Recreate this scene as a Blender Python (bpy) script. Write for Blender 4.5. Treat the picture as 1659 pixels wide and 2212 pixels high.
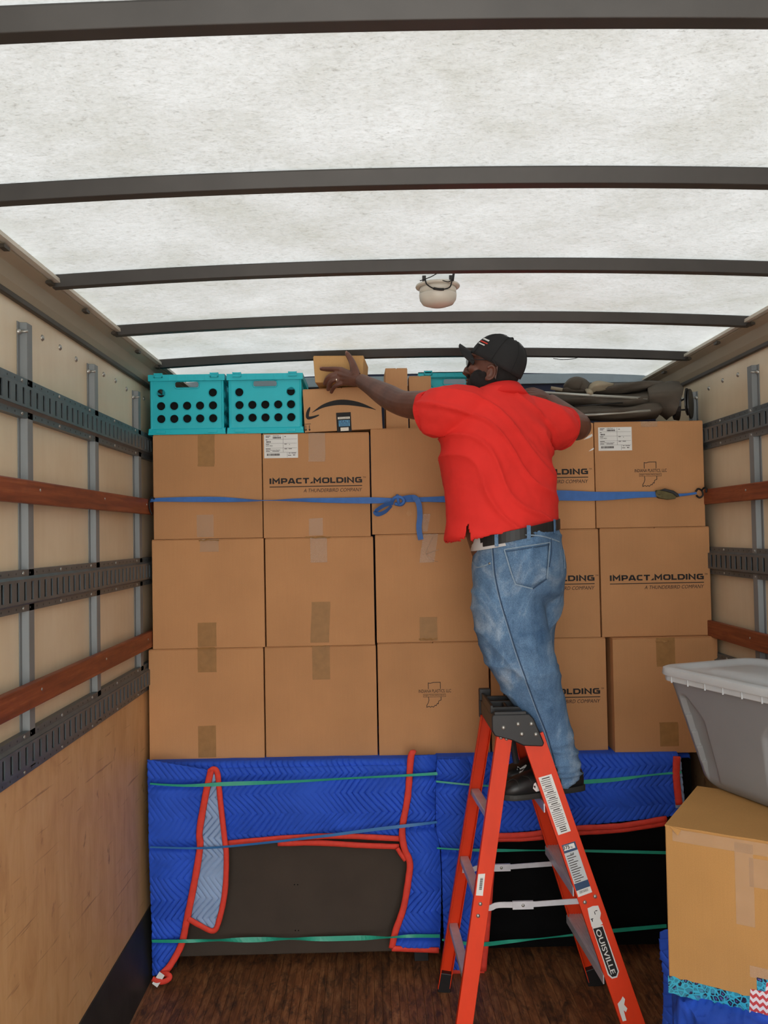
import bpy, bmesh, math, random
from mathutils import Vector, Matrix, noise
from mathutils.bvhtree import BVHTree

for o in list(bpy.data.objects):
    bpy.data.objects.remove(o, do_unlink=True)
scene = bpy.context.scene
COL = scene.collection
rnd = random.Random(7)

# ------------------------------------------------------------------ camera
F = 1860.0; IW, IH = 1659.0, 2212.0; PX, PY = IW/2, IH/2
VPX, VPY, ROLL, CAMZ = 803.0, 1155.0, 0.018, 1.88
_y = Vector(((VPX-PX)/F, -(VPY-PY)/F, -1.0)).normalized()
_z = Vector((-ROLL, 1.0, 0.0)); _z = (_z - _y*_z.dot(_y)).normalized()
_x = _y.cross(_z)
CROT = Matrix((_x, _y, _z))
CAMLOC = Vector((0.0, 0.0, CAMZ))
cam = bpy.data.cameras.new('camera')
cam.sensor_fit = 'VERTICAL'; cam.sensor_height = 24.0; cam.lens = F/IH*24.0
cam.clip_start = 0.05
cam_o = bpy.data.objects.new('camera', cam); COL.objects.link(cam_o)
cam_o.matrix_world = Matrix.Translation(CAMLOC) @ CROT.to_4x4()
scene.camera = cam_o

def ray(x, y):
    return CROT @ Vector(((x-PX)/F, -(y-PY)/F, -1.0))
def at(x, y, Y):
    """world point seen at photo pixel (x, y) at depth Y"""
    d = ray(x, y)
    return CAMLOC + d*(Y/d.y)

# ------------------------------------------------------------------ world light: even overcast sky
SKY = 10.4
wd = bpy.data.worlds.new('overcast_sky'); scene.world = wd; wd.use_nodes = True
nt = wd.node_tree; nt.nodes.clear()
tc = nt.nodes.new('ShaderNodeTexCoord'); sp = nt.nodes.new('ShaderNodeSeparateXYZ')
rp = nt.nodes.new('ShaderNodeValToRGB'); bg = nt.nodes.new('ShaderNodeBackground'); wo = nt.nodes.new('ShaderNodeOutputWorld')
nt.links.new(tc.outputs['Generated'], sp.inputs[0]); nt.links.new(sp.outputs['Z'], rp.inputs[0])
# overcast sky: brightness (1 + 2 sin h) / 3; pale concrete yard below the horizon
rp.color_ramp.elements[0].position = 0.0; rp.color_ramp.elements[0].color = (.36, .355, .34, 1)
rp.color_ramp.elements[1].position = 1.0; rp.color_ramp.elements[1].color = (1.0, 1.0, .985, 1)
e_ = rp.color_ramp.elements.new(.004); e_.color = (.333, .335, .333, 1)
nt.links.new(rp.outputs[0], bg.inputs[0]); bg.inputs[1].default_value = SKY
nt.links.new(bg.outputs[0], wo.inputs[0])
vs = scene.view_settings
vs.view_transform = 'Standard'; vs.look = 'None'; vs.gamma = 1.0; vs.use_curve_mapping = False
vs.exposure = 0.0

# ------------------------------------------------------------------ materials
MATS = {}
def lin(r, g, b):
    f = lambda c: (c/255/12.92) if c/255 <= .04045 else ((c/255+.055)/1.055)**2.4
    return (f(r), f(g), f(b), 1.0)
class NT:
    def __init__(s, name):
        s.m = bpy.data.materials.new(name); s.m.use_nodes = True
        s.t = s.m.node_tree; s.b = s.t.nodes['Principled BSDF']; s.out = s.t.nodes['Material Output']
    def n(s, typ, **kw):
        nd = s.t.nodes.new(typ)
        for k, v in kw.items(): setattr(nd, k, v)
        return nd
    def l(s, a, b): s.t.links.new(a, b)
    def coord(s, scale=(1, 1, 1), kind='Object'):
        t = s.n('ShaderNodeTexCoord'); m = s.n('ShaderNodeMapping'); m.inputs['Scale'].default_value = scale
        s.l(t.outputs[kind], m.inputs[0]); return m.outputs[0]
    def noise(s, vec, scale, detail=4, rough=.55, dist=0):
        n = s.n('ShaderNodeTexNoise'); n.inputs['Scale'].default_value = scale; n.inputs['Detail'].default_value = detail
        n.inputs['Roughness'].default_value = rough; n.inputs['Distortion'].default_value = dist
        s.l(vec, n.inputs['Vector']); return n.outputs['Fac']
    def ramp(s, fac, stops):
        r = s.n('ShaderNodeValToRGB'); e = r.color_ramp.elements
        while len(e) < len(stops): e.new(.5)
        for i, (p, c) in enumerate(stops): e[i].position = p; e[i].color = c if len(c) == 4 else (*c, 1)
        s.l(fac, r.inputs[0]); return r.outputs[0]
    def mix(s, fac, a, b, mode='MIX'):
        m = s.n('ShaderNodeMix', data_type='RGBA', blend_type=mode)
        for v, i in ((fac, 0), (a, 6), (b, 7)):
            if hasattr(v, 'links'): s.l(v, m.inputs[i])
            else: m.inputs[i].default_value = v
        return m.outputs[2]
    def bump(s, h, strength=.3, dist=.002):
        b = s.n('ShaderNodeBump'); b.inputs['Strength'].default_value = strength; b.inputs['Distance'].default_value = dist
        s.l(h, b.inputs['Height']); s.l(b.outputs[0], s.b.inputs['Normal'])

def simple(name, rgb, rough=.6, metal=0.0, var=.12, scale=12, bump=0.0, bscale=200, spec=.5, stretch=(1, 1, 1), alpha=1.0):
    n = NT(name); c = lin(*rgb)
    v = n.coord(stretch)
    f = n.noise(v, scale, 5)
    lo = tuple(x*(1-var) for x in c[:3]); hi = tuple(min(1, x*(1+var)) for x in c[:3])
    n.l(n.ramp(f, [(.3, lo), (.7, hi)]), n.b.inputs['Base Color'])
    n.b.inputs['Roughness'].default_value = rough; n.b.inputs['Metallic'].default_value = metal
    n.b.inputs['Specular IOR Level'].default_value = spec
    n.b.inputs['Alpha'].default_value = alpha
    if bump: n.bump(n.noise(v, bscale, 3), bump)
    MATS[name] = n.m; return n.m

def cardboard(name, rgb, var=.08):
    n = NT(name); c = lin(*rgb)[:3]
    oi = n.n('ShaderNodeObjectInfo')
    v = n.coord(); add = n.n('ShaderNodeVectorMath', operation='ADD')
    n.l(v, add.inputs[0]); n.l(oi.outputs['Random'], add.inputs[1])
    big = n.noise(add.outputs[0], 3.0, 4)
    vs_ = n.coord((260, 260, 6)); stripe = n.noise(vs_, 1.0, 2)
    fine = n.noise(n.coord((1, 1, 1)), 420, 2)
    col = n.ramp(big, [(.3, tuple(x*(1-var) for x in c)), (.7, tuple(x*(1+var) for x in c))])
    col = n.mix(.07, col, n.ramp(stripe, [(.3, (.35, .35, .35)), (.7, (.65, .65, .65))]), 'OVERLAY')
    col = n.mix(.15, col, n.ramp(fine, [(.35, (.3, .3, .3)), (.65, (.7, .7, .7))]), 'OVERLAY')
    r = n.ramp(oi.outputs['Random'], [(0, (.46, .46, .46)), (1, (.54, .54, .54))])
    col = n.mix(.6, col, r, 'OVERLAY')
    n.l(col, n.b.inputs['Base Color']); n.b.inputs['Roughness'].default_value = .78
    n.b.inputs['Specular IOR Level'].default_value = .25
    n.bump(stripe, .05, .001)
    MATS[name] = n.m; return n.m

cardboard('cardboard', (192, 141, 96)); cardboard('cardboard_pale', (196, 148, 104)); cardboard('cardboard_tan', (198, 154, 100)); cardboard('cardboard_gold', (176, 132, 78))
simple('print_black', (22, 18, 18), .7, var=.2)
simple('print_thin', (48, 34, 30), .7, var=.2)
simple('tape_tan', (158, 116, 68), .5, spec=.3, var=.12, scale=30, bump=.25, bscale=60)
simple('tape_clear', (205, 178, 150), .34, var=.1, scale=30, bump=.12, bscale=18, alpha=.36)
simple('paper_white', (226, 226, 222), .5, var=.03)
simple('steel_post', (122, 127, 128), .55, .15, var=.14, scale=9, bump=.08, bscale=60, stretch=(1, 1, .25))
simple('track_steel', (92, 101, 105), .42, .35, var=.16, scale=14, bump=.05)
simple('track_back', (52, 58, 58), .7, var=.1)
simple('rivet_steel', (165, 165, 160), .35, .7, var=.1)
simple('cove_metal', (150, 138, 118), .5, .15, var=.14, scale=5, stretch=(1, .2, 1))
simple('cove_dark', (62, 55, 46), .5, .2, var=.15)
simple('bow_steel', (66, 64, 62), .5, .3, var=.15, scale=6)
simple('flashing', (205, 200, 186), .5, .0, var=.06)
simple('kick_dark', (46, 46, 44), .6, .1, var=.35, scale=7, bump=.1)
simple('navy_wall', (26, 32, 62), .6, var=.15)
simple('navy_trim', (150, 165, 175), .5, var=.08)
simple('teal_plastic', (30, 190, 204), .38, var=.05, scale=6)
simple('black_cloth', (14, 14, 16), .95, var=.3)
simple('black_plastic', (28, 28, 29), .45, var=.15)
simple('rubber', (20, 20, 20), .8, var=.2)
simple('lamp_white', (214, 208, 196), .4, var=.06)
simple('wire_black', (16, 15, 15), .6)

def m_wall():
    n = NT('wall_cream'); v = n.coord()
    f = n.noise(v, 2.2, 6); g = n.noise(n.coord((1, 1, .15)), 30, 4); s = n.noise(n.coord((1, 1, .5)), 14, 8, .75)
    col = n.ramp(f, [(.3, lin(205, 188, 158)), (.7, lin(222, 208, 180))])
    col = n.mix(.15, col, n.ramp(g, [(.3, (.35, .35, .35)), (.7, (.62, .62, .62))]), 'OVERLAY')
    col = n.mix(n.ramp(s, [(.70, (0, 0, 0)), (.78, (.5, .5, .5))]), col, lin(150, 128, 96))
    n.l(col, n.b.inputs['Base Color']); n.b.inputs['Roughness'].default_value = .3
    n.bump(n.noise(v, 25, 3), .10, .003); MATS['wall_cream'] = n.m
m_wall()
def m_ply():
    n = NT('plywood_panel')
    g = n.noise(n.coord((1, 2.2, .8)), 6, 6, .6, .6); gr = n.noise(n.coord((1, 60, 2)), 1, 4)
    col = n.ramp(g, [(.25, lin(190, 144, 94)), (.5, lin(208, 164, 112)), (.75, lin(216, 176, 126))])
    col = n.mix(.22, col, n.ramp(gr, [(.3, (.35, .35, .35)), (.7, (.62, .62, .62))]), 'OVERLAY')
    # scuffs: thin slanted scratches and spots
    mp = n.n('ShaderNodeMapping'); t = n.n('ShaderNodeTexCoord'); n.l(t.outputs['Object'], mp.inputs[0])
    mp.inputs['Rotation'].default_value = (math.radians(-38), 0, 0); mp.inputs['Scale'].default_value = (1, 1.3, 30)
    sc = n.noise(mp.outputs[0], 2.0, 3)
    col = n.mix(n.ramp(sc, [(.64, (0, 0, 0)), (.70, (.55, .55, .55))]), col, lin(112, 72, 44))
    spt = n.noise(n.coord((1, 1, .6)), 22, 3)
    col = n.mix(n.ramp(spt, [(.67, (0, 0, 0)), (.75, (.6, .6, .6))]), col, lin(118, 78, 46))
    n.l(col, n.b.inputs['Base Color']); n.b.inputs['Roughness'].default_value = .55; MATS['plywood_panel'] = n.m
m_ply()
def m_redwood():
    n = NT('red_wood')
    g = n.noise(n.coord((6, 2.0, 40)), 1.4, 6, .6, .4); s = n.noise(n.coord((1, 2, 4)), 7, 6)
    col = n.ramp(g, [(.25, lin(92, 40, 20)), (.55, lin(134, 66, 36)), (.8, lin(166, 96, 58))])
    col = n.mix(n.ramp(s, [(.5, (0, 0, 0)), (.75, (.55, .55, .55))]), col, lin(96, 40, 24))
    n.l(col, n.b.inputs['Base Color']); n.b.inputs['Roughness'].default_value = .5
    n.bump(g, .25, .002); MATS['red_wood'] = n.m
m_redwood()
def m_floor():
    n = NT('floor_wood'); oi = n.n('ShaderNodeObjectInfo')
    add = n.n('ShaderNodeVectorMath', operation='ADD'); n.l(n.coord((16, 2.6, 1)), add.inputs[0])
    mm = n.n('ShaderNodeMath', operation='MULTIPLY'); n.l(oi.outputs['Random'], mm.inputs[0]); mm.inputs[1].default_value = 371
    n.l(mm.outputs[0], add.inputs[1])
    g = n.noise(add.outputs[0], 3.0, 8, .7, .8)
    geo = n.n('ShaderNodeNewGeometry'); pm_ = n.n('ShaderNodeMapping'); pm_.inputs['Scale'].default_value = (7, 2.2, 1); n.l(geo.outputs['Position'], pm_.inputs[0])
    d = n.noise(pm_.outputs[0], 3.0, 8, .8, .8)
    w = n.noise(pm_.outputs[0], 13, 6, .8)
    col = n.ramp(g, [(.25, lin(62, 36, 20)), (.5, lin(128, 80, 48)), (.75, lin(176, 126, 84))])
    col = n.mix(.55, col, n.ramp(oi.outputs['Random'], [(0, (.38, .38, .38)), (1, (.64, .62, .60))]), 'OVERLAY')
    col = n.mix(n.ramp(d, [(.48, (0, 0, 0)), (.62, (.85, .85, .85))]), col, lin(40, 30, 24))
    col = n.mix(n.ramp(w, [(.63, (0, 0, 0)), (.70, (.6, .6, .6))]), col, lin(170, 140, 112))
    n.l(col, n.b.inputs['Base Color']); n.b.inputs['Roughness'].default_value = .55
    n.bump(g, .5, .003); MATS['floor_wood'] = n.m
m_floor()
def m_roof():
    n = NT('roof_fiberglass')
    big = n.noise(n.coord((1, 1, 1)), 3.2, 6, .62, .2)
    fib = n.noise(n.coord((1, 1.8, 1)), 42, 8, .78, 1.2)
    fib2 = n.noise(n.coord((1, 1.5, 1)), 110, 6, .75, 1.5)
    col = n.ramp(big, [(.32, (.70, .725, .69)), (.5, (.83, .86, .86)), (.68, (.95, .985, 1.0))])
    f1 = n.ramp(fib, [(.30, (.28, .28, .26)), (.43, (.82, .82, .80)), (.60, (1, 1, 1))])
    f2 = n.ramp(fib2, [(.32, (.32, .32, .30)), (.45, (.88, .88, .87)), (.60, (1, 1, 1))])
    col = n.mix(.8, col, f1, 'MULTIPLY'); col = n.mix(.8, col, f2, 'MULTIPLY')
    k = n.n('ShaderNodeVectorMath', operation='SCALE'); n.l(col, k.inputs[0]); k.inputs[3].default_value = ROOF_T
    tr = n.n('ShaderNodeBsdfTranslucent'); n.l(k.outputs[0], tr.inputs[0])
    df = n.n('ShaderNodeBsdfDiffuse'); df.inputs[0].default_value = (.36, .38, .39, 1)
    ad = n.n('ShaderNodeAddShader'); n.l(tr.outputs[0], ad.inputs[0]); n.l(df.outputs[0], ad.inputs[1])
    n.l(ad.outputs[0], n.out.inputs[0]); MATS['roof_fiberglass'] = n.m
ROOF_T = 0.1045
m_roof()

# ------------------------------------------------------------------ mesh helpers
def mw(o):
    m = o.matrix_basis.copy()
    return mw(o.parent) @ m if o.parent else m
class MB:
    def __init__(s): s.v = []; s.f = []; s.fm = []; s.mi = 0
    def add(s, vs, fs, M=None):
        b = len(s.v)
        s.v += [(M @ Vector(p)) if M is not None else Vector(p) for p in vs]
        s.f += [tuple(b+i for i in f) for f in fs]; s.fm += [s.mi]*len(fs)
        return s
    def box(s, c, d, M=None):
        c = Vector(c); x, y, z = d[0]/2, d[1]/2, d[2]/2
        vs = [c+Vector((i*x, j*y, k*z)) for k in (-1, 1) for j in (-1, 1) for i in (-1, 1)]
        return s.add(vs, [(0, 2, 3, 1), (4, 5, 7, 6), (0, 1, 5, 4), (2, 6, 7, 3), (0, 4, 6, 2), (1, 3, 7, 5)], M)
    def box2(s, a, b, M=None):
        a = Vector(a); b = Vector(b); return s.box((a+b)/2, b-a, M)
    def hexa(s, p, M=None):
        """p: 4 bottom corners ccw then 4 top corners ccw"""
        return s.add(p, [(3, 2, 1, 0), (4, 5, 6, 7), (0, 1, 5, 4), (1, 2, 6, 5), (2, 3, 7, 6), (3, 0, 4, 7)], M)
    def prism(s, poly, off, M=None):
        n = len(poly); off = Vector(off)
        vs = [Vector(p) for p in poly]+[Vector(p)+off for p in poly]
        fs = [tuple(range(n-1, -1, -1)), tuple(range(n, 2*n))]+[(i, (i+1) % n, n+(i+1) % n, n+i) for i in range(n)]
        return s.add(vs, fs, M)
    def loft(s, rings, cap=True, M=None, closed=True):
        n = len(rings[0]); vs = [p for r in rings for p in r]; fs = []
        for i in range(len(rings)-1):
            for j in range(n if closed else n-1):
                k = (j+1) % n
                fs.append((i*n+j, i*n+k, (i+1)*n+k, (i+1)*n+j))
        if cap and closed:
            fs.append(tuple(range(n-1, -1, -1))); b = (len(rings)-1)*n; fs.append(tuple(range(b, b+n)))
        return s.add(vs, fs, M)
    def tube(s, pts, r, n=8, cap=True, M=None, sq=None, up=None):
        pts = [Vector(p) for p in pts]; rings = []
        rs = r if isinstance(r, (list, tuple)) else [r]*len(pts)
        prev = None
        for i, p in enumerate(pts):
            t = (pts[min(i+1, len(pts)-1)]-pts[max(i-1, 0)]).normalized()
            if prev is None:
                a = Vector(up) if up is not None else (Vector((0, 0, 1)) if abs(t.z) < .9 else Vector((1, 0, 0)))
            else: a = prev
            u = (a-t*a.dot(t)).normalized(); w = t.cross(u); prev = u
            ra = rs[i]; rb = ra
            if isinstance(ra, (list, tuple)): ra, rb = ra
            rings.append([p+u*math.cos(2*math.pi*j/n)*ra+w*math.sin(2*math.pi*j/n)*rb for j in range(n)])
        return s.loft(rings, cap, M)
    def cyl(s, a, b, r, n=16, M=None, r2=None):
        return s.tube([a, b], [r, r2 if r2 is not None else r], n, True, M)
    def dome(s, c, nrm, r, h, n=10, M=None):
        c = Vector(c); t = Vector(nrm).normalized(); a = Vector((0, 0, 1)) if abs(t.z) < .9 else Vector((1, 0, 0))
        u = (a-t*a.dot(t)).normalized(); w = t.cross(u)
        rings = [[c+t*(h*k[1])+(u*math.cos(2*math.pi*j/n)+w*math.sin(2*math.pi*j/n))*r*k[0] for j in range(n)] for k in ((1, -.3), (1, .0), (.75, .65), (.3, 1))]
        return s.loft(rings, True, M)
    def ellipsoid(s, c, r, M=None, nu=16, nv=12):
        c = Vector(c); rings = []
        for i in range(1, nv):
            a = math.pi*i/nv
            rings.append([c+Vector((r[0]*math.sin(a)*math.cos(2*math.pi*j/nu), r[1]*math.sin(a)*math.sin(2*math.pi*j/nu), -r[2]*math.cos(a))) for j in range(nu)])
        return s.loft(rings, True, M)
    def ribbon(s, pts, wdirs, width, thick=.0015, nrm=None, M=None):
        """flat strap along pts, wdirs: width direction per point"""
        pts = [Vector(p) for p in pts]; rings = []
        for i, p in enumerate(pts):
            t = (pts[min(i+1, len(pts)-1)]-pts[max(i-1, 0)]).normalized()
            w = Vector(wdirs[i] if isinstance(wdirs, list) else wdirs); w = (w-t*w.dot(t)).normalized()
            nn = t.cross(w)
            hw = (width[i] if isinstance(width, (list, tuple)) else width)/2
            rings.append([p-w*hw-nn*thick/2, p+w*hw-nn*thick/2, p+w*hw+nn*thick/2, p-w*hw+nn*thick/2])
        return s.loft(rings, True, M)
    def build(s, name, mat, parent=None, smooth=False, bevel=0.0, world=False, seg=2, label=None, kind=None):
        me = bpy.data.meshes.new(name)
        vs = s.v
        if world and parent is not None:
            inv = mw(parent).inverted(); vs = [inv @ p for p in vs]
        me.from_pydata([tuple(p) for p in vs], [], s.f)
        mats = mat if isinstance(mat, (list, tuple)) else [mat]
        for m in mats: me.materials.append(MATS[m] if isinstance(m, str) else m)
        if len(mats) > 1: me.polygons.foreach_set('material_index', s.fm)
        if smooth: me.polygons.foreach_set('use_smooth', [True]*len(me.polygons))
        bm = bmesh.new(); bm.from_mesh(me); bmesh.ops.recalc_face_normals(bm, faces=bm.faces); bm.to_mesh(me); bm.free()
        me.update()
        o = bpy.data.objects.new(name, me); COL.objects.link(o)
        if parent is not None: o.parent = parent
        if bevel:
            b = o.modifiers.new('bevel', 'BEVEL'); b.width = bevel; b.segments = seg; b.limit_method = 'ANGLE'; b.angle_limit = math.radians(40)
        if label: o['label'] = label
        if kind: o['kind'] = kind
        return o
def root(name, label, cat, loc=(0, 0, 0), rz=0.0, group=None, rot=None):
    o = bpy.data.objects.new(name, None); COL.objects.link(o); o.empty_display_size = .1
    o.location = loc; o.rotation_euler = rot if rot else (0, 0, rz)
    o['label'] = label; o['category'] = cat
    if group: o['group'] = group
    return o
def struct(o, label=None):
    o['kind'] = 'structure'
    if label: o['label'] = label
    return o
def eval_mesh(o):
    dg = bpy.context.evaluated_depsgraph_get()
    return bpy.data.meshes.new_from_object(o.evaluated_get(dg))
def plate(outers, holes, thick):
    """2-D outline(s) with holes -> (verts, faces), XY plane, thickness along Z (centred)"""
    cu = bpy.data.curves.new('tmp', 'CURVE'); cu.dimensions = '2D'; cu.fill_mode = 'BOTH'; cu.extrude = thick/2
    for lp in list(outers)+list(holes):
        sp_ = cu.splines.new('POLY'); sp_.points.add(len(lp)-1); sp_.use_cyclic_u = True
        for p, q in zip(sp_.points, lp): p.co = (q[0], q[1], 0, 1)
    o = bpy.data.objects.new('tmp', cu); COL.objects.link(o)
    me = eval_mesh(o); vs = [v.co.copy() for v in me.vertices]; fs = [tuple(p.vertices) for p in me.polygons]
    bpy.data.objects.remove(o); bpy.data.curves.remove(cu); bpy.data.meshes.remove(me)
    return vs, fs
def text(body, size, thick=.0006, shear=0.0, bold=0.0, align='LEFT', xs=1.0, space=1.0):
    """lettering outline in XY plane -> verts, faces, width"""
    cu = bpy.data.curves.new('tmp', 'FONT'); cu.body = body; cu.size = size; cu.shear = shear; cu.offset = bold
    cu.extrude = thick/2; cu.align_x = 'LEFT'; cu.resolution_u = 3; cu.space_character = space
    o = bpy.data.objects.new('tmp', cu); COL.objects.link(o)
    me = eval_mesh(o); vs = [v.co.copy() for v in me.vertices]; fs = [tuple(p.vertices) for p in me.polygons]
    bpy.data.objects.remove(o); bpy.data.curves.remove(cu); bpy.data.meshes.remove(me)
    for v in vs: v.x *= xs
    x0 = min(v.x for v in vs); x1 = max(v.x for v in vs)
    dx = {'LEFT': -x0, 'RIGHT': -x1, 'CENTER': -(x0+x1)/2}[align]
    for v in vs: v.x += dx
    return vs, fs, x1-x0
def fit_text(body, width, height, **kw):
    """lettering scaled to a given width and height, lower left at origin"""
    al = kw.pop('align', 'LEFT')
    vs, fs, w = text(body, 1.0, thick=0.001, **kw)
    y0 = min(v.y for v in vs); y1 = max(v.y for v in vs)
    sx = width/w; sy = height/(y1-y0)
    off = {'LEFT': 0, 'CENTER': -width/2, 'RIGHT': -width}[al]
    return [Vector((v.x*sx+off, (v.y-y0)*sy, v.z*.5)) for v in vs], fs
def stroke(pts, w, closed=False):
    """flat mitred stroke in XY -> verts, faces (thin solid)"""
    P = [Vector((p[0], p[1])) for p in pts]; n = len(P); L = []; R = []
    for i in range(n):
        a = P[i-1] if (i > 0 or closed) else None; b = P[(i+1) % n] if (i < n-1 or closed) else None
        d1 = (P[i]-a).normalized() if a is not None else None; d2 = (b-P[i]).normalized() if b is not None else None
        if d1 is None: d1 = d2
        if d2 is None: d2 = d1
        n1 = Vector((-d1.y, d1.x)); n2 = Vector((-d2.y, d2.x)); m = (n1+n2)
        if m.length < 1e-4: m = n1.copy()
        m.normalize(); k = min(1/max(m.dot(n1), .35), 2.2)
        L.append(P[i]+m*k*w/2); R.append(P[i]-m*k*w/2)
    vs = []; fs = []; t = .0003
    for q in (L, R):
        for p in q: vs.append(Vector((p.x, p.y, t)))
    for q in (L, R):
        for p in q: vs.append(Vector((p.x, p.y, -t)))
    m = n if closed else n-1
    for i in range(m):
        j = (i+1) % n
        fs += [(i, n+i, n+j, j), (2*n+i, 2*n+j, 3*n+j, 3*n+i), (i, j, 2*n+j, 2*n+i), (n+j, n+i, 3*n+i, 3*n+j)]
    if not closed:
        fs += [(0, 2*n, 3*n, n), (n-1, 2*n-1, 4*n-1, 3*n-1)]
    return vs, fs
# XY drawing plane -> local XZ plane facing -Y
XZ = Matrix(((1, 0, 0, 0), (0, 0, -1, 0), (0, 1, 0, 0), (0, 0, 0, 1)))
def circ(cx, cy, r, n=20): return [(cx+r*math.cos(2*math.pi*i/n), cy+r*math.sin(2*math.pi*i/n)) for i in range(n)]
def rrect(x0, y0, x1, y1, r, n=4):
    out = []
    for cx, cy, a0 in ((x1-r, y1-r, 0), (x0+r, y1-r, 90), (x0+r, y0+r, 180), (x1-r, y0+r, 270)):
        for i in range(n+1):
            a = math.radians(a0+90*i/n); out.append((cx+r*math.cos(a), cy+r*math.sin(a)))
    return out
def smoothstep(a, b, x):
    t = max(0, min(1, (x-a)/(b-a))); return t*t*(3-2*t)
def catmull(pts, n=8):
    P = [Vector(p) for p in pts]; out = []
    for i in range(len(P)-1):
        p0 = P[max(i-1, 0)]; p1 = P[i]; p2 = P[i+1]; p3 = P[min(i+2, len(P)-1)]
        for k in range(n):
            t = k/n
            out.append(.5*((2*p1)+(p2-p0)*t+(2*p0-5*p1+4*p2-p3)*t*t+(3*p1-p0-3*p2+p3)*t**3))
    out.append(P[-1]); return out

# ================================================================== THE TRUCK BODY
XL, XR = -1.028, 1.54           # wall sheets
Y0, YF = -1.0, 4.60            # rear opening, front wall
ZT = CAMZ+.80                  # wall top
floor = MB().box2((XL-.03, Y0, -.06), (XR+.03, YF+.04, -.012)).build('floor', 'kick_dark'); struct(floor, 'worn dark hardwood truck bed floor')
bw = .0335; nb = int((XR-XL)/bw)
pm = None
for i in range(nb):
    x = XL+bw*(i+.5)
    if pm is None:
        o = MB().box2((-bw/2+.0004, Y0, -.012), (bw/2-.0004, YF-.01, 0)).build('plank', 'floor_wood', floor, bevel=.0008, seg=1); pm = o
    else:
        o = pm.copy(); COL.objects.link(o)
    o.location = (x, 0, -rnd.random()*.0012)

def hat_profile_rail(mb, xw, sgn, za, zb, ya, yb, proud):
    """E-track: flanges on the wall, raised slotted face"""
    h = zb-za; fl = .020
    # flanges
    for z0, z1 in ((za, za+fl), (zb-fl, zb)):
        mb.box2((xw, ya, z0), (xw+sgn*.022, yb, z1))
    # sloped sides
    for z0, z1 in ((za+fl-.003, za+fl+.010), (zb-fl+.003, zb-fl-.010)):
        lo, hi = (z0, z1)
        p = [(xw+sgn*.020, ya, lo), (xw+sgn*.020, yb, lo), (xw+sgn*proud, yb, hi), (xw+sgn*proud, ya, hi)]
        d = Vector((sgn*-.004, 0, .004 if lo < hi else -.004))
        mb.hexa([Vector(q) for q in p]+[Vector(q)+d for q in p])
    # slotted face
    z0, z1 = za+fl+.008, zb-fl-.008
    holes = []; pitch = .0508; n = int((yb-ya)/pitch)
    for i in range(n):
        c = ya+pitch*(i+.5); w = .0085
        holes.append([(c-w, z0+.006), (c+w, z0+.006), (c+w, z1-.006), (c-w, z1-.006)])
    vs_, fs_ = plate([[(ya, z0-.002), (yb, z0-.002), (yb, z1+.002), (ya, z1+.002)]], holes, .004)
    mb.add([(xw+sgn*proud+v.z, v.x, v.y) for v in vs_], fs_)

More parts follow.
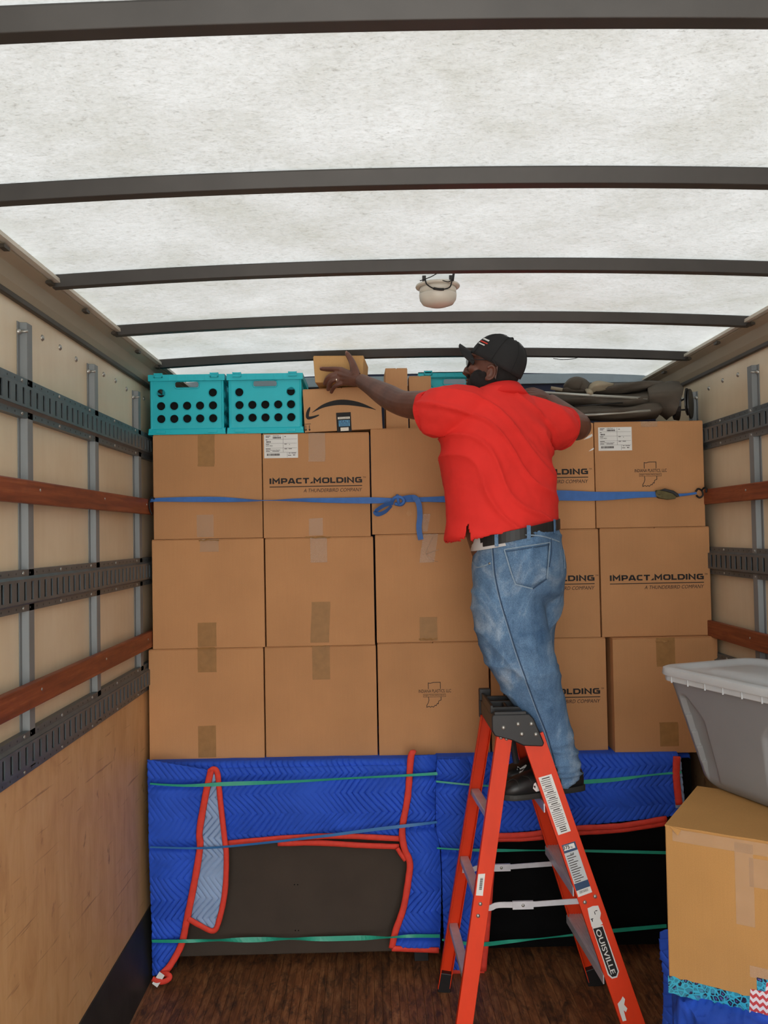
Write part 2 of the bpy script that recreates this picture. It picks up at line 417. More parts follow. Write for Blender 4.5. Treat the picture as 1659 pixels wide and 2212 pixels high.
def side_wall(name, xw, sgn, posts, rivets):
    yb = YF-.005
    t = .03
    w = MB().box2((xw-sgn*t, Y0, 0), (xw, YF, ZT+.06)).build(name, 'wall_cream')
    struct(w, 'cream fibreglass truck wall with steel posts and tie rails' if sgn > 0 else 'cream fibreglass truck wall behind the grey tote')
    # lower plywood and dark kick strip
    MB().box2((xw, Y0, .25), (xw+sgn*.014, yb, CAMZ-.66)).build('lower_panel', 'plywood_panel', w, bevel=.002, label='bare plywood lower panel')
    MB().hexa([(xw, Y0, 0), (xw+sgn*.055, Y0, 0), (xw+sgn*.055, yb, 0), (xw, yb, 0), (xw, Y0, .256), (xw+sgn*.020, Y0, .256), (xw+sgn*.020, yb, .256), (xw, yb, .256)]).build('kick_plate', 'kick_dark', w, label='dark scuffed kick plate')
    # posts
    for y in posts:
        m = MB(); wd_ = .052; fl = .016
        z0, z1 = CAMZ-.66, CAMZ+.645
        m.hexa([(xw, y-wd_/2, z0), (xw+sgn*.022, y-wd_/2+.006, z0), (xw+sgn*.022, y+wd_/2-.006, z0), (xw, y+wd_/2, z0),
                (xw, y-wd_/2, z1), (xw+sgn*.022, y-wd_/2+.006, z1), (xw+sgn*.022, y+wd_/2-.006, z1), (xw, y+wd_/2, z1)])
        m.box2((xw, y-wd_/2-fl, z0), (xw+sgn*.003, y+wd_/2+fl, z1))
        p = m.build('wall_post', 'steel_post', w, bevel=.002)
        MB().dome((xw+sgn*.003, y-wd_/2-fl/2, z1-.03), (sgn, 0, 0), .010, .009).tube([(xw+sgn*.004, y-wd_/2-fl/2, z1-.03), (xw+sgn*.03, y-wd_/2-fl/2, z1-.03)], .004).build('bolt', 'rivet_steel', p, smooth=True)
    # tie rails
    for za, zb in ((CAMZ+.360, CAMZ+.476), (CAMZ-.204, CAMZ-.083), (CAMZ-.672, CAMZ-.552)):
        m = MB(); hat_profile_rail(m, xw, sgn, za, zb, Y0, yb, .034)
        tr = m.build('tie_rail', 'track_steel', w)
        MB().box2((xw+sgn*.002, Y0, za+.022), (xw+sgn*.012, yb, zb-.022)).build('rail_backing', 'track_back', tr)
        r = MB(); hl_ = MB()
        y = 1.6
        k = 0
        while y < yb-.05:
            for zz in (za+.010, zb-.010):
                (hl_ if k % 6 else r).dome((xw+sgn*.022, y, zz), (sgn, 0, 0), .0036 if k % 6 else .0062, .0006 if k % 6 else .003, 8)
            y += .05; k += 1
        r.build('rail_rivets', 'rivet_steel', tr, smooth=True); hl_.build('rail_holes', 'track_back', tr, smooth=True)
    # wooden rub boards
    for za, zb in ((CAMZ+.108, CAMZ+.176), (CAMZ-.482, CAMZ-.410)):
        sl = MB().box2((xw+sgn*.022, Y0, za), (xw+sgn*.046, yb-.6, zb)).build('wood_slat', 'red_wood', w, bevel=.004, label='red-brown wooden rub board')
        for y in posts:
            MB().dome((xw+sgn*.046, y+.01, (za+zb)/2+.008), (sgn, 0, 0), .005, .002, 8).build('screw', 'rivet_steel', sl, smooth=True)
    # cove rail at the roof line
    m = MB()
    a = [(xw, CAMZ+.715), (xw+sgn*.012, CAMZ+.712), (xw+sgn*.022, CAMZ+.735), (xw+sgn*.030, CAMZ+.775), (xw+sgn*.055, CAMZ+.792), (xw+sgn*.055, CAMZ+.800), (xw, CAMZ+.800)]
    m.prism([(x, Y0, z) for x, z in a], (0, yb-Y0, 0))
    cv = m.build('cove_rail', 'cove_metal', w, bevel=.0015)
    MB().box2((xw, Y0, CAMZ+.695), (xw+sgn*.016, yb, CAMZ+.713)).build('cove_lip', 'cove_dark', cv, bevel=.003)
    MB().box2((xw, Y0, CAMZ+.800), (xw+sgn*.075, yb, CAMZ+.812)).build('cove_flashing', 'flashing', cv)
    for y in [Y0+.33*i for i in range(1, 17)]:
        if y > 1.5: MB().box2((xw+sgn*.05, y-.018, CAMZ+.782), (xw+sgn*.066, y+.018, CAMZ+.792)).build('clip', 'cove_dark', cv)
    for y, dz in rivets:
        MB().dome((xw+.0*sgn, y, CAMZ+.645+dz), (sgn, 0, 0), .0105, .006, 10).build('rivet', 'rivet_steel', w, smooth=True)
    return w
PL = [1.30, 1.92, 2.56, 3.18, 3.77, 4.36]
PR = [1.50, 2.12, 2.76, 3.40, 4.04]
def riv(posts): return [(p+.155*k, -.01+.004*((k*7) % 3)) for p in posts for k in (1, 2, 3) if p+.155*k < 4.4]
wall_left = side_wall('wall_left', XL, 1, PL, riv(PL))
wall_right = side_wall('wall_right', XR, -1, PR, riv(PR))
wf = MB().box2((XL, YF, 0), (XR, YF+.04, ZT+.06)).build('wall_front', 'navy_wall'); struct(wf, 'dark navy front wall behind the cargo')
MB().box2((XL+.06, YF-.02, CAMZ+.792), (XR-.06, YF, CAMZ+.845)).build('header_trim', 'navy_trim', wf, bevel=.003)

# roof sheet, gently arched, and the steel bows under it
XM = (XL+XR)/2; HWD = (XR-XL)/2
def arch(x): return CAMZ+.862-.038*((x-XM)/HWD)**2
nx, ny = 40, 30; vs_ = []; fs_ = []
for j in range(ny+1):
    for i in range(nx+1):
        x = XL+(XR-XL)*i/nx; y = Y0+(YF+.04-Y0)*j/ny
        vs_.append((x, y, arch(x)+.003*noise.noise((x*2, y*2, 0))))
for j in range(ny):
    for i in range(nx):
        a = j*(nx+1)+i; fs_.append((a, a+1, a+nx+2, a+nx+1))
ceiling = MB().add(vs_, fs_).build('ceiling', 'roof_fiberglass', smooth=True); struct(ceiling, 'translucent fibreglass truck roof glowing with daylight')
for y in (1.37, 2.02, 2.69, 3.335, 3.985, .72, .07, -.58):
    m = MB(); rings = []
    for i in range(31):
        x = XL+.035+(XR-XL-.07)*i/30; z = arch(x)-.004
        # hat section: narrow flat bottom and flared top
        rings.append([(x, y-.030, z), (x, y-.030, z-.004), (x, y-.016, z-.036), (x, y+.016, z-.036), (x, y+.030, z-.004), (x, y+.030, z)])
    m.loft(rings)
    m.build('roof_bow', 'bow_steel', ceiling, bevel=.0015)
# ================================================================== CARTONS
GL = {'I': (.30, [([(.13, 0), (.13, 1)], 0)]), 'M': (1.06, [([(.12, 0), (.12, .93), (.5, .38), (.88, .93), (.88, 0)], 0)]),
 'P': (.86, [([(.12, 0), (.12, .88), (.60, .88), (.72, .76), (.72, .50), (.60, .38), (.12, .38)], 0)]),
 'A': (.96, [([(.06, 0), (.36, .88), (.54, .88), (.84, 0)], 0), ([(.2, .25), (.7, .25)], 0)]),
 'C': (.84, [([(.74, .88), (.24, .88), (.12, .76), (.12, .24), (.24, .12), (.74, .12)], 0)]),
 'T': (.84, [([(.0, .88), (.80, .88)], 0), ([(.40, .88), (.40, 0)], 0)]),
 'O': (.98, [([(.24, .12), (.12, .24), (.12, .76), (.24, .88), (.72, .88), (.84, .76), (.84, .24), (.72, .12)], 1)]),
 'L': (.74, [([(.12, 1), (.12, .12), (.70, .12)], 0)]),
 'D': (.96, [([(.12, .12), (.12, .88), (.62, .88), (.82, .70), (.82, .30), (.62, .12)], 1)]),
 'N': (.98, [([(.12, 0), (.12, .93), (.80, .07), (.80, 1)], 0)]),
 'G': (.92, [([(.80, .88), (.24, .88), (.12, .76), (.12, .24), (.24, .12), (.80, .12), (.80, .50), (.46, .50)], 0)])}
def techno(word, w=.24):
    out = MB(); x = 0
    for ch in word:
        if ch == '^':
            out.prism([(x-.04, 0, -.0003), (x+.36, 0, -.0003), (x+.36, .42, -.0003)], (0, 0, .0006)); x += .46; continue
        adv, st = GL[ch]
        for pts, cl in st:
            out.add(*stroke([(p[0]+x, p[1]) for p in pts], w, bool(cl)))
        x += adv+.07
    return out, x
def fitw(mb, x0, x1, z0, z1):
    ax = [v.x for v in mb.v]; ay = [v.y for v in mb.v]
    a, b, c, d = min(ax), max(ax), min(ay), max(ay)
    return [Vector((x0+(v.x-a)/(b-a)*(x1-x0), z0+(v.y-c)/(d-c)*(z1-z0), v.z)) for v in mb.v], mb.f
def face(mb, vf, yf):
    """put XY drawing on the carton front at local y = yf"""
    vs, fs = vf[0], vf[1]
    mb.add([(v.x, yf-.0004-(v.z if abs(v.z) < .01 else 0), v.y) for v in vs], fs)

PXM = 3.844/F     # metres per photo pixel at the carton wall
def impact_print(p, w, h, x0f, x1f, zt):
    """the moulding company's print: wide heading, rule, slanted second line, TM"""
    x0, x1 = -w/2+w*x0f, -w/2+w*x1f; L = x1-x0
    m = MB(); g, _ = techno('IMPACT^MOLDING')
    face(m, fitw(g, x0, x1, zt-.034, zt), 0)
    m.box2((x0, -.0008, zt-.0445), (x1, 0, zt-.041))
    face(m, tuple((lambda t: ([v+Vector((x1+.004, zt-.010, 0)) for v in t[0]], t[1]))(fit_text('TM', .013, .007))), 0)
    m.build('printed_name', 'print_black', p)
    m = MB(); t = fit_text('A THUNDERBIRD COMPANY', L*.635, .016, shear=.25, align='RIGHT')
    face(m, ([v+Vector((x1, zt-.069, 0)) for v in t[0]], t[1]), 0)
    m.build('printed_line', 'print_thin', p)
def indiana_print(p, cx, zt):
    m = MB(); s = PXM
    def pl(pts, w=.0026): face(m, stroke([(cx+x*s, zt-y*s) for x, y in pts], w), 0)
    pl([(-13, 14), (-13, 1), (-9, 2), (-2, 0), (13, 0), (13, 14)])
    pl([(-13, 31), (-12, 38), (-14, 44), (-17, 49), (-17, 53), (-12, 51), (-9, 53), (-6, 51), (-3, 53), (1, 49), (3, 50), (6, 45), (8, 46), (9, 40), (14, 38), (14, 31)])
    t = fit_text('INDIANA PLASTICS, LLC', 70*s, 8*s, bold=.006, align='CENTER'); face(m, ([v+Vector((cx+1*s, zt-23*s, 0)) for v in t[0]], t[1]), 0)
    pl([(-24, 25), (24, 25)], .0012); pl([(-24, 31), (24, 31)], .0012); pl([(-24, 25), (-24, 31)], .0012); pl([(24, 25), (24, 31)], .0012)
    t = fit_text('INJECTION MOLDING', 44*s, 4.2*s, align='CENTER'); face(m, ([v+Vector((cx, zt-30.2*s, 0)) for v in t[0]], t[1]), 0)
    m.build('printed_emblem', 'print_black', p)
def ship_label(p, x0, z0, w=.150, h=.104):
    l = MB().box2((x0, -.0012, z0), (x0+w, 0, z0+h)).build('shipping_label', 'paper_white', p, label='white printed shipping label')
    m = MB()
    def bar(a, b, c, d): m.box2((x0+w*a, -.0018, z0+h*b), (x0+w*c, -.001, z0+h*d))
    for z in (.80, .62, .42, .24): bar(.04, z, .97, z+.006)
    bar(.56, .24, .565, .97); bar(.68, .03, .685, .24)
    r = random.Random(3)
    def code(a, c, b, d):
        x = a
        while x < c:
            k = r.choice((.008, .012, .02)); bar(x, b, min(x+k, c), d); x += k+r.choice((.006, .010))
    code(.26, .50, .83, .90); code(.07, .20, .66, .72); code(.08, .46, .10, .19); code(.85, .92, .10, .14)
    for a, b, wd_ in ((.05, .93, .14), (.05, .88, .10), (.05, .76, .05), (.05, .58, .10), (.05, .38, .14), (.05, .28, .12), (.24, .28, .2), (.60, .90, .05), (.74, .56, .02), (.60, .58, .07), (.60, .38, .08), (.72, .38, .10), (.72, .19, .06), (.80, .19, .14), (.70, .10, .1)):
        bar(a, b, a+wd_, b+.022)
    t = fit_text('33675A-1', w*.22, h*.055); m.add([(v.x+x0+w*.26, -.0014-v.z, v.y+z0+h*.92) for v in t[0]], t[1])
    t = fit_text('UZ5514823', w*.20, h*.05); m.add([(v.x+x0+w*.05, -.0014-v.z, v.y+z0+h*.50) for v in t[0]], t[1])
    t = fit_text('Upper Suspension Housing', w*.42, h*.045, bold=.01); m.add([(v.x+x0+w*.05, -.0014-v.z, v.y+z0+h*.32) for v in t[0]], t[1])
    m.build('label_print', 'print_thin', l)
def tape(p, cx, z0, z1, w=.05, clear=False, wr=False, tilt=0.0):
    m = MB(); n = 10; top = []; seedx = rnd.random()*9
    rings = []
    for i in range(n+1):
        z = z0+(z1-z0)*i/n
        dx = tilt*(z-z1)
        y = -.0011-(.0012*abs(noise.noise((seedx, z*60, 0))) if wr else 0)
        e = .004*noise.noise((seedx, z*40, 3))*(1 if i in (0, n) else .2)
        rings.append([(cx-w/2+dx+e, y, z), (cx+w/2+dx+e, y-.0002, z+.003*noise.noise((seedx, 5, z*30))), (cx+w/2+dx+e, .0004, z), (cx-w/2+dx+e, .0004, z)])
    m.loft(rings)
    return m.build('tape_strip', 'tape_clear' if clear else 'tape_tan', p)
def carton_body(p, w, d, h, mat='cardboard', sag=.002):
    """closed carton: front at local y=0, base z=0, x centred; raised top flaps with a centre slit"""
    m = MB(); fl = .004
    m.box2((-w/2, 0, .0), (w/2, d, h-fl))
    # top flaps meet along a slit running front to back
    m.box2((-w/2+.001, .0015, h-fl), (-.0012, d-.0015, h)); m.box2((.0012, .0015, h-fl), (w/2-.001, d-.0015, h))
    b = m.build('carton_body', mat, p, bevel=.003)
    # torn edge of the bottom flaps showing as a thin dark joint
    return b
def px_carton(x0, y0, x1, y1, Y, d, label, mat='cardboard', rz=0.0, group=None, cat='box', name='cardboard_box', zbase=None, ztop=None):
    a = at(x0, (y0+y1)/2, Y); b = at(x1, (y0+y1)/2, Y)
    zt = at((x0+x1)/2, y0, Y).z if ztop is None else ztop
    zb = at((x0+x1)/2, y1, Y).z if zbase is None else zbase
    w = b.x-a.x
    r = root(name, label, cat, ((a.x+b.x)/2, Y, zb), rz, group)
    carton_body(r, w, d, zt-zb, mat)
    return r, w, zt-zb
ZB = CAMZ-.985     # top of the wrapped furniture
rows = {}
G3 = 'bottom row of large cartons'; G2 = 'middle row of large cartons'; G1 = 'top row of large cartons'
def row(zb, specs, grp):
    tops = []
    for (x0, y0, x1, y1, Y, label, rz, z0) in specs:
        r, w, h = px_carton(x0, y0, x1, y1, Y, .52, label, rz=rz, group=grp, zbase=z0)
        tops.append((r, w, h, z0+h))
    return tops
L3 = row(ZB, [
 (322, 1401, 570, 1638, 3.844, 'plain bottom-row carton against the left wall, creased tape at top', .003, ZB),
 (573, 1395, 814, 1635, 3.850, 'plain bottom-row carton, second from the left wall', -.003, ZB),
 (817, 1387, 1057, 1623, 3.844, 'bottom-row carton printed with a state outline emblem', .002, ZB),
 (1061, 1379, 1311, 1620, 3.846, 'bottom-row carton with moulding company print behind the ladder top', -.002, ZB),
 (1326, 1377, 1553, 1615, 3.800, 'bottom-row carton at the right, pushed forward, behind the grey tote', -.004, ZB)], G3)
L2 = row(0, [
 (329, 1164, 571, 1399, 3.846, 'plain middle-row carton against the left wall', .002, L3[0][3]+.001),
 (574, 1161, 808, 1391, 3.844, 'middle-row carton with a long tan tape strip at its foot', 0, L3[1][3]+.001),
 (812, 1153, 1052, 1384, 3.842, 'middle-row carton with torn clear tape, left of the man', -.002, L3[2][3]+.001),
 (1058, 1144, 1295, 1375, 3.846, 'middle-row carton with moulding print half hidden behind the jeans', .002, L3[3][3]+.001),
 (1298, 1139, 1535, 1372, 3.842, 'middle-row carton at the right with the whole moulding print', 0, L3[4][3]+.001)], G2)
L1 = row(0, [
 (331, 938, 566, 1160, 3.844, 'plain top-row carton under the left turquoise crate', .002, L2[0][3]+.001),
 (568, 935, 799, 1157, 3.846, 'top-row carton with white label and whole moulding print', -.002, L2[1][3]+.001),
 (802, 924, 1042, 1151, 3.842, 'top-row carton behind the knotted blue strap', .002, L2[2][3]+.001),
 (1046, 915, 1284, 1140, 3.846, 'top-row carton half hidden behind the red shirt', 0, L2[3][3]+.001),
 (1286, 910, 1521, 1138, 3.842, 'top-row carton at the right with white label and state emblem', .001, L2[4][3]+.001)], G1)
def loc(t, x, y):
    """photo pixel -> carton front local (x, z)"""
    r = t[0]; p = at(x, y, r.location.y); return p.x-r.location.x, p.z-r.location.z
def tape_px(t, cx, y0, y1, w=38, **k):
    x, z1 = loc(t, cx, y0); _, z0 = loc(t, cx, y1); z0 = max(z0, .001); z1 = min(z1, t[2]-.001)
    tape(t[0], x, z0, z1, w*PXM, **k)
# top row dressing
tape_px(L1[0], 445, 938, 1007, 36, wr=True); tape_px(L1[0], 443, 1112, 1160, 36, clear=True)
tape_px(L1[1], 684, 935, 997, 36, clear=True, wr=True); tape_px(L1[1], 682, 1120, 1157, 30, clear=True)
tape_px(L1[2], 922, 1110, 1148, 16, clear=True, wr=True, tilt=.2)
tape_px(L1[4], 1402, 910, 922, 36, clear=True)
x, z = loc(L1[1], 571, 990); ship_label(L1[1][0], x, z, 73*PXM, 51*PXM)
x, z = loc(L1[4], 1293, 974); ship_label(L1[4][0], x, z, 73*PXM, 51*PXM)
def imp(t, xa, xb, y):
    w = t[1]; a, _ = loc(t, xa, y); b, z = loc(t, xb, y)
    impact_print(t[0], w, t[2], (a+w/2)/w, (b+w/2)/w, z)
imp(L1[1], 582, 782, 1028); imp(L1[3], 1066, 1270, 1010); imp(L2[3], 1078, 1284, 1240); imp(L2[4], 1317, 1520, 1237); imp(L3[3], 1087, 1296, 1484)
x, z = loc(L1[4], 1404, 998); indiana_print(L1[4][0], x, z)
x, z = loc(L3[2], 938, 1474); indiana_print(L3[2][0], x, z)
# white scraps of torn label on the fourth top carton
for sx, sy, k in ((1270, 945, 1.0), (1277, 972, .6)):
    m = MB(); x, z = loc(L1[3], sx, sy); u = PXM*k
    m.prism([(x-10*u, -.0012, z-5*u), (x+4*u, -.0012, z-1*u), (x+10*u, -.0012, z+3*u), (x+9*u, -.0012, z+8*u), (x+2*u, -.0012, z+4*u)], (0, .001, 0))
    m.build('torn_label_scrap', 'paper_white', L1[3][0])
# middle row
tape_px(L2[0], 452, 1163, 1192, 40, clear=True, wr=True); tape_px(L2[0], 447, 1345, 1397, 40)
tape_px(L2[1], 688, 1160, 1215, 36, clear=True, wr=True); tape_px(L2[1], 694, 1300, 1388, 40, tilt=.06)
tape_px(L2[2], 930, 1153, 1215, 32, clear=True, wr=True, tilt=.15); tape_px(L2[2], 925, 1333, 1384, 38, wr=True)
# bottom row
tape_px(L3[0], 447, 1401, 1452, 40, wr=True); tape_px(L3[0], 447, 1568, 1636, 38)
tape_px(L3[1], 693, 1394, 1468, 38); tape_px(L3[4], 1437, 1377, 1440, 40); tape_px(L3[4], 1445, 1560, 1612, 40)
# crumpled tape ridges on the seams
def ridge(t, xa, xb, y):
    m = MB(); pts = []
    for i in range(9):
        x, z = loc(t, xa+(xb-xa)*i/8, y+rnd.uniform(-2, 2)); pts.append((x, -.003-rnd.random()*.004, min(z, t[2]+.002)))
    m.ribbon(pts, [(0, .3+rnd.random(), 1) for _ in pts], [.004+rnd.random()*.006 for _ in pts], .001)
    m.build('crumpled_tape', 'tape_tan', t[0], smooth=False)
ridge(L2[0], 430, 474, 1167); ridge(L2[1], 660, 715, 1160); ridge(L3[0], 425, 465, 1397); ridge(L2[2], 905, 945, 1380); ridge(L3[1], 672, 705, 1393); ridge(L3[4], 1415, 1445, 1384)
# loose curl of clear tape and a scuff on the middle carton
m = MB()
x0_, z0_ = loc(L2[2], 0, 1156)
def lp(x, y, o=.004): a, b = loc(L2[2], x, y); return (a, -o, b)
m.tube(catmull([lp(935, 1160), lp(920, 1195, .01), lp(935, 1210, .012), lp(946, 1213, .006)], 5), .0012, 5)
m.tube(catmull([lp(921, 1197), lp(935, 1192, .008), lp(948, 1187, .004)], 4), .0016, 5)
m.build('curled_tape', 'tape_clear', L2[2][0], smooth=True)
m = MB(); a, b = loc(L1[2], 884, 1108)
m.prism([(a-.014, -.0012, b-.004), (a-.004, -.0012, b-.016), (a+.014, -.0012, b-.006), (a+.006, -.0012, b+.012), (a-.008, -.0012, b+.01)], (0, .001, 0))
m.build('scuffed_patch', 'cardboard_pale', L1[2][0])

# ================================================================== TURQUOISE CRATES
def crate_meshes(w, d, h):
    """crate meshes in local coords: front y=0, x centred, base z=0"""
    out = {}
    t = .004; rx = w/2-.010; top = h-.030; bot = .030; ry = .010
    def wall_holes(half, n, first, pitch, handle, top2):
        hs = []
        for k in range(n):
            for zz in (.072, .130): hs.append(circ(first+k*pitch, zz, .0190))
            if (k in (0, n-1)) or not top2: hs.append(circ(first+k*pitch, .188, .0190))
        if handle: hs.append(rrect(-.052, h-.058, .052, h-.030, .010))
        return hs
    fh = wall_holes(rx, 5, -.116, .058, True, True)
    sh = wall_holes(d/2-.01, 5, -.116, .058, True, True)
    m = MB()
    for yy in (ry, d-ry):
        v, f = plate([[(-rx, .006), (rx, .006), (rx, h-.006), (-rx, h-.006)]], fh, t); m.add([(p.x, yy+p.z, p.y) for p in v], f)
    for xx in (-rx, rx):
        v, f = plate([[(-d/2+ry, .006), (d/2-ry, .006), (d/2-ry, h-.006), (-d/2+ry, h-.006)]], sh, t); m.add([(xx+p.z, d/2+p.x, p.y) for p in v], f)
    m.box2((-rx, ry, .004), (rx, d-ry, .010))
    for sx in (-1, 1):
        for yy in (ry, d-ry): m.tube([(sx*rx, yy, .01), (sx*rx, yy, h-.01)], .006, 8)
    out['crate_body'] = m
    def frame(m, z0, z1, o_, tt):
        hw = w/2+o_
        m.box2((-hw, -o_, z0), (hw, -o_+tt, z1)); m.box2((-hw, d+o_-tt, z0), (hw, d+o_, z1))
        m.box2((-hw, -o_+tt, z0), (-hw+tt, d+o_-tt, z1)); m.box2((hw-tt, -o_+tt, z0), (hw, d+o_-tt, z1))
    m = MB(); frame(m, h-.026, h, .002, .004); frame(m, h-.004, h, .002, .014); frame(m, h-.028, h-.024, .002, .013)
    for sx in (-.125, .125):
        m.box2((sx-.019, -.009, h-.014), (sx+.019, -.001, h-.009)); m.box2((sx-.019, -.009, h-.014), (sx-.015, -.001, h+.006)); m.box2((sx+.015, -.009, h-.014), (sx+.019, -.001, h+.006))
        m.box2((sx-.019, -.006, h), (sx+.019, .004, h+.006))
    for sx in (-.08, -.04, 0, .04, .08): m.box2((sx-.0012, -.004, h-.026), (sx+.0012, -.001, h-.003))
    out['rim'] = m
    m = MB()
    prof = [(.010, .030), (.002, .024), (-.004, .002), (-.004, 0), (.004, 0), (.012, .026)]
    hw = w/2
    for (ax, ay, dx, dy, n_) in ((-1, 0, 1, 0, 0), (-1, 1, 1, 0, 1)):
        yb = (lambda q: q) if n_ == 0 else (lambda q: d-q)
        m.prism([(-hw-.002, yb(q[0]), q[1]) for q in prof], (2*hw+.004, 0, 0))
    for sx in (-1, 1):
        m.prism([(sx*(hw-q[0]), 0.0, q[1]) for q in prof], (0, d, 0))
    for sx in (-.115, .115): m.box2((sx-.020, -.0055, .008), (sx+.020, .0, .017))
    out['base_skirt'] = m
    m = MB(); n = 18; rr = []
    for i in range(n):
        a = 2*math.pi*i/n; rad = Vector((math.cos(a), 0, math.sin(a)))
        rr.append([rad*.0200+rad*.002*math.cos(q)+Vector((0, 1, 0))*.002*math.sin(q) for q in (0, 1.57, 3.14, 4.71)])
    rr.append(rr[0]); m.loft(rr, False)
    out['hole_rim'] = m
    out['rim_spots'] = [((-.116+.058*k, ry-.002, zz), 0) for k in range(5) for zz in (.072, .130, .188) if zz < .15 or k in (0, 4)]+[((rx+.002, d/2-.116+.058*k, zz), math.pi/2) for k in range(5) for zz in (.072, .130, .188) if zz < .15 or k in (0, 4)]
    m = MB(); pts = [Vector((p[0], ry-.003, p[1])) for p in rrect(-.055, h-.061, .055, h-.030, .012)]
    m.tube(pts+[pts[0]], .0025, 6)
    out['handle_rim'] = m
    return out
CW, CD, CH = .338, .338, .270
cm = crate_meshes(CW, CD, CH)
def crate(x0, Y, zb, rz, label, first=None):
    r = root('plastic_crate', label, 'crate', (x0, Y, zb), rz, 'turquoise crates on top of the cartons')
    if first is None:
        for nm in ('crate_body', 'rim', 'base_skirt', 'handle_rim'):
            cm[nm].build(nm, 'teal_plastic', r, smooth=(nm == 'handle_rim'))
        o = cm['hole_rim'].build('hole_rim', 'teal_plastic', r, smooth=True)
        for k, (q, rz_) in enumerate(cm['rim_spots']):
            if k: o = o.copy(); COL.objects.link(o)
            o.location = q; o.rotation_euler = (0, 0, rz_)
    else:
        for ch in first.children:
            c = ch.copy(); COL.objects.link(c); c.parent = r
    return r
pc = at(404, 933, 3.862)
ct1 = L1[0][3]; ct2 = L1[1][3]
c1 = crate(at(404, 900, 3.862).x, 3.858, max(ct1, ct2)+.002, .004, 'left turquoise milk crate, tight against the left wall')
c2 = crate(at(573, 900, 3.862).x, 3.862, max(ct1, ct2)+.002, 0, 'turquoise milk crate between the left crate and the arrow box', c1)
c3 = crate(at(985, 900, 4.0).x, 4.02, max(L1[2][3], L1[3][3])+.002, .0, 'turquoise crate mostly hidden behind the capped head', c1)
# dark things packed in the crates (seen through the holes)
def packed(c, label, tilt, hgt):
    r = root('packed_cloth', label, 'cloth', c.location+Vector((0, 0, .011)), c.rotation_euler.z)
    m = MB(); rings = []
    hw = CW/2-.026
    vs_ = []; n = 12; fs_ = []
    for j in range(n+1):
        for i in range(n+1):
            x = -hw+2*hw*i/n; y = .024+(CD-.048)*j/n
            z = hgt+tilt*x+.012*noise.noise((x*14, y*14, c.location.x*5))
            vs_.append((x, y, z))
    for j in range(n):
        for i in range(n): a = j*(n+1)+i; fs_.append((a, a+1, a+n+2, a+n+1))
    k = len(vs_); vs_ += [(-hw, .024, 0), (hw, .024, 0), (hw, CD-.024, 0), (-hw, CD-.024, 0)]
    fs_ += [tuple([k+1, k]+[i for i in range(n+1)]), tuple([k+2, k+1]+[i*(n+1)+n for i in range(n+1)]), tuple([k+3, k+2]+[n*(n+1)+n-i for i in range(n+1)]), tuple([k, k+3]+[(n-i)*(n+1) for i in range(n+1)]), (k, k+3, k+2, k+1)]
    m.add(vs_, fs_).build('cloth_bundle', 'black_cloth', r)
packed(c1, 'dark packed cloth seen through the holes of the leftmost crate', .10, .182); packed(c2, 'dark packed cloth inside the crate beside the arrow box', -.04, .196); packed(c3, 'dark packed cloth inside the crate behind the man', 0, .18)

# ================================================================== SMALLER BOXES ON TOP
zt2 = L1[1][3]+.002; zt3 = L1[2][3]+.002
# box with the curved arrow
Yb = 3.846
a = at(658, 900, Yb); b = at(826, 900, Yb); wA = b.x-a.x; hA = at(740, 838, Yb).z-at(740, 931, Yb).z
rA = root('arrow_box', 'cardboard box printed with a black curved arrow, beside the crates', 'box', ((a.x+b.x)/2, Yb-.002, zt2+.0065), 0, None, rot=(0, -.036, 0))
carton_body(rA, wA, .26, hA, 'cardboard_pale')
def lA(x, y): p = at(x, y, Yb); return (p.x-rA.location.x, p.z-rA.location.z-.004)
m = MB()
def zpx(zx, zy): return (300+zx/2.514, 740+zy/2.514)
up_ = catmull([(*lA(*zpx(945, 368)), 0), (*lA(*zpx(1010, 325)), 0), (*lA(*zpx(1100, 305)), 0), (*lA(*zpx(1200, 322)), 0), (*lA(*zpx(1292, 366)), 0)], 5)
lo_ = catmull([(*lA(*zpx(945, 370)), 0), (*lA(*zpx(1015, 343)), 0), (*lA(*zpx(1100, 334)), 0), (*lA(*zpx(1200, 345)), 0), (*lA(*zpx(1292, 367)), 0)], 5)
for i in range(len(up_)-1):
    q = [up_[i], up_[i+1], lo_[i+1], lo_[i]]
    m.prism([(v.x, -.0008, v.y) for v in q], (0, .0009, 0))
hk = catmull([(*lA(*zpx(934, 340)), 0), (*lA(*zpx(920, 372)), 0), (*lA(*zpx(921, 397)), 0), (*lA(*zpx(948, 395)), 0), (*lA(*zpx(982, 384)), 0)], 5)
wds = [2, 4, 6, 7, 7.5, 8, 8, 8, 8, 8, 8, 8, 7.5, 7, 6.5, 6, 5.5, 5, 4, 3, 2]
mm = MB(); L_ = []; R_ = []
for i, p in enumerate(hk):
    t = (hk[min(i+1, len(hk)-1)]-hk[max(i-1, 0)]).normalized(); nn = Vector((-t.y, t.x, 0)); wv = wds[i]*.42*PXM
    L_.append(p+nn*wv); R_.append(p-nn*wv)
for i in range(len(hk)-1):
    m.prism([(v.x, -.0008, v.y) for v in (L_[i], L_[i+1], R_[i+1], R_[i])], (0, .0009, 0))
# two small handling arrows under a bar
for dx in (661, 669):
    x, z0 = lA(dx, 927); _, z1 = lA(dx, 914)
    m.box2((x-.0012, -.0008, z0+.005), (x+.0012, 0, z1)); m.prism([(x-.005, -.0008, z0+.009), (x, -.0008, z0), (x+.005, -.0008, z0+.009)], (0, .0008, 0))
x0, z1 = lA(659, 912); x1, _ = lA(672, 912); m.box2((x0, -.0008, z1), (x1, 0, z1+.002))
m.build('printed_arrow', 'print_black', rA)
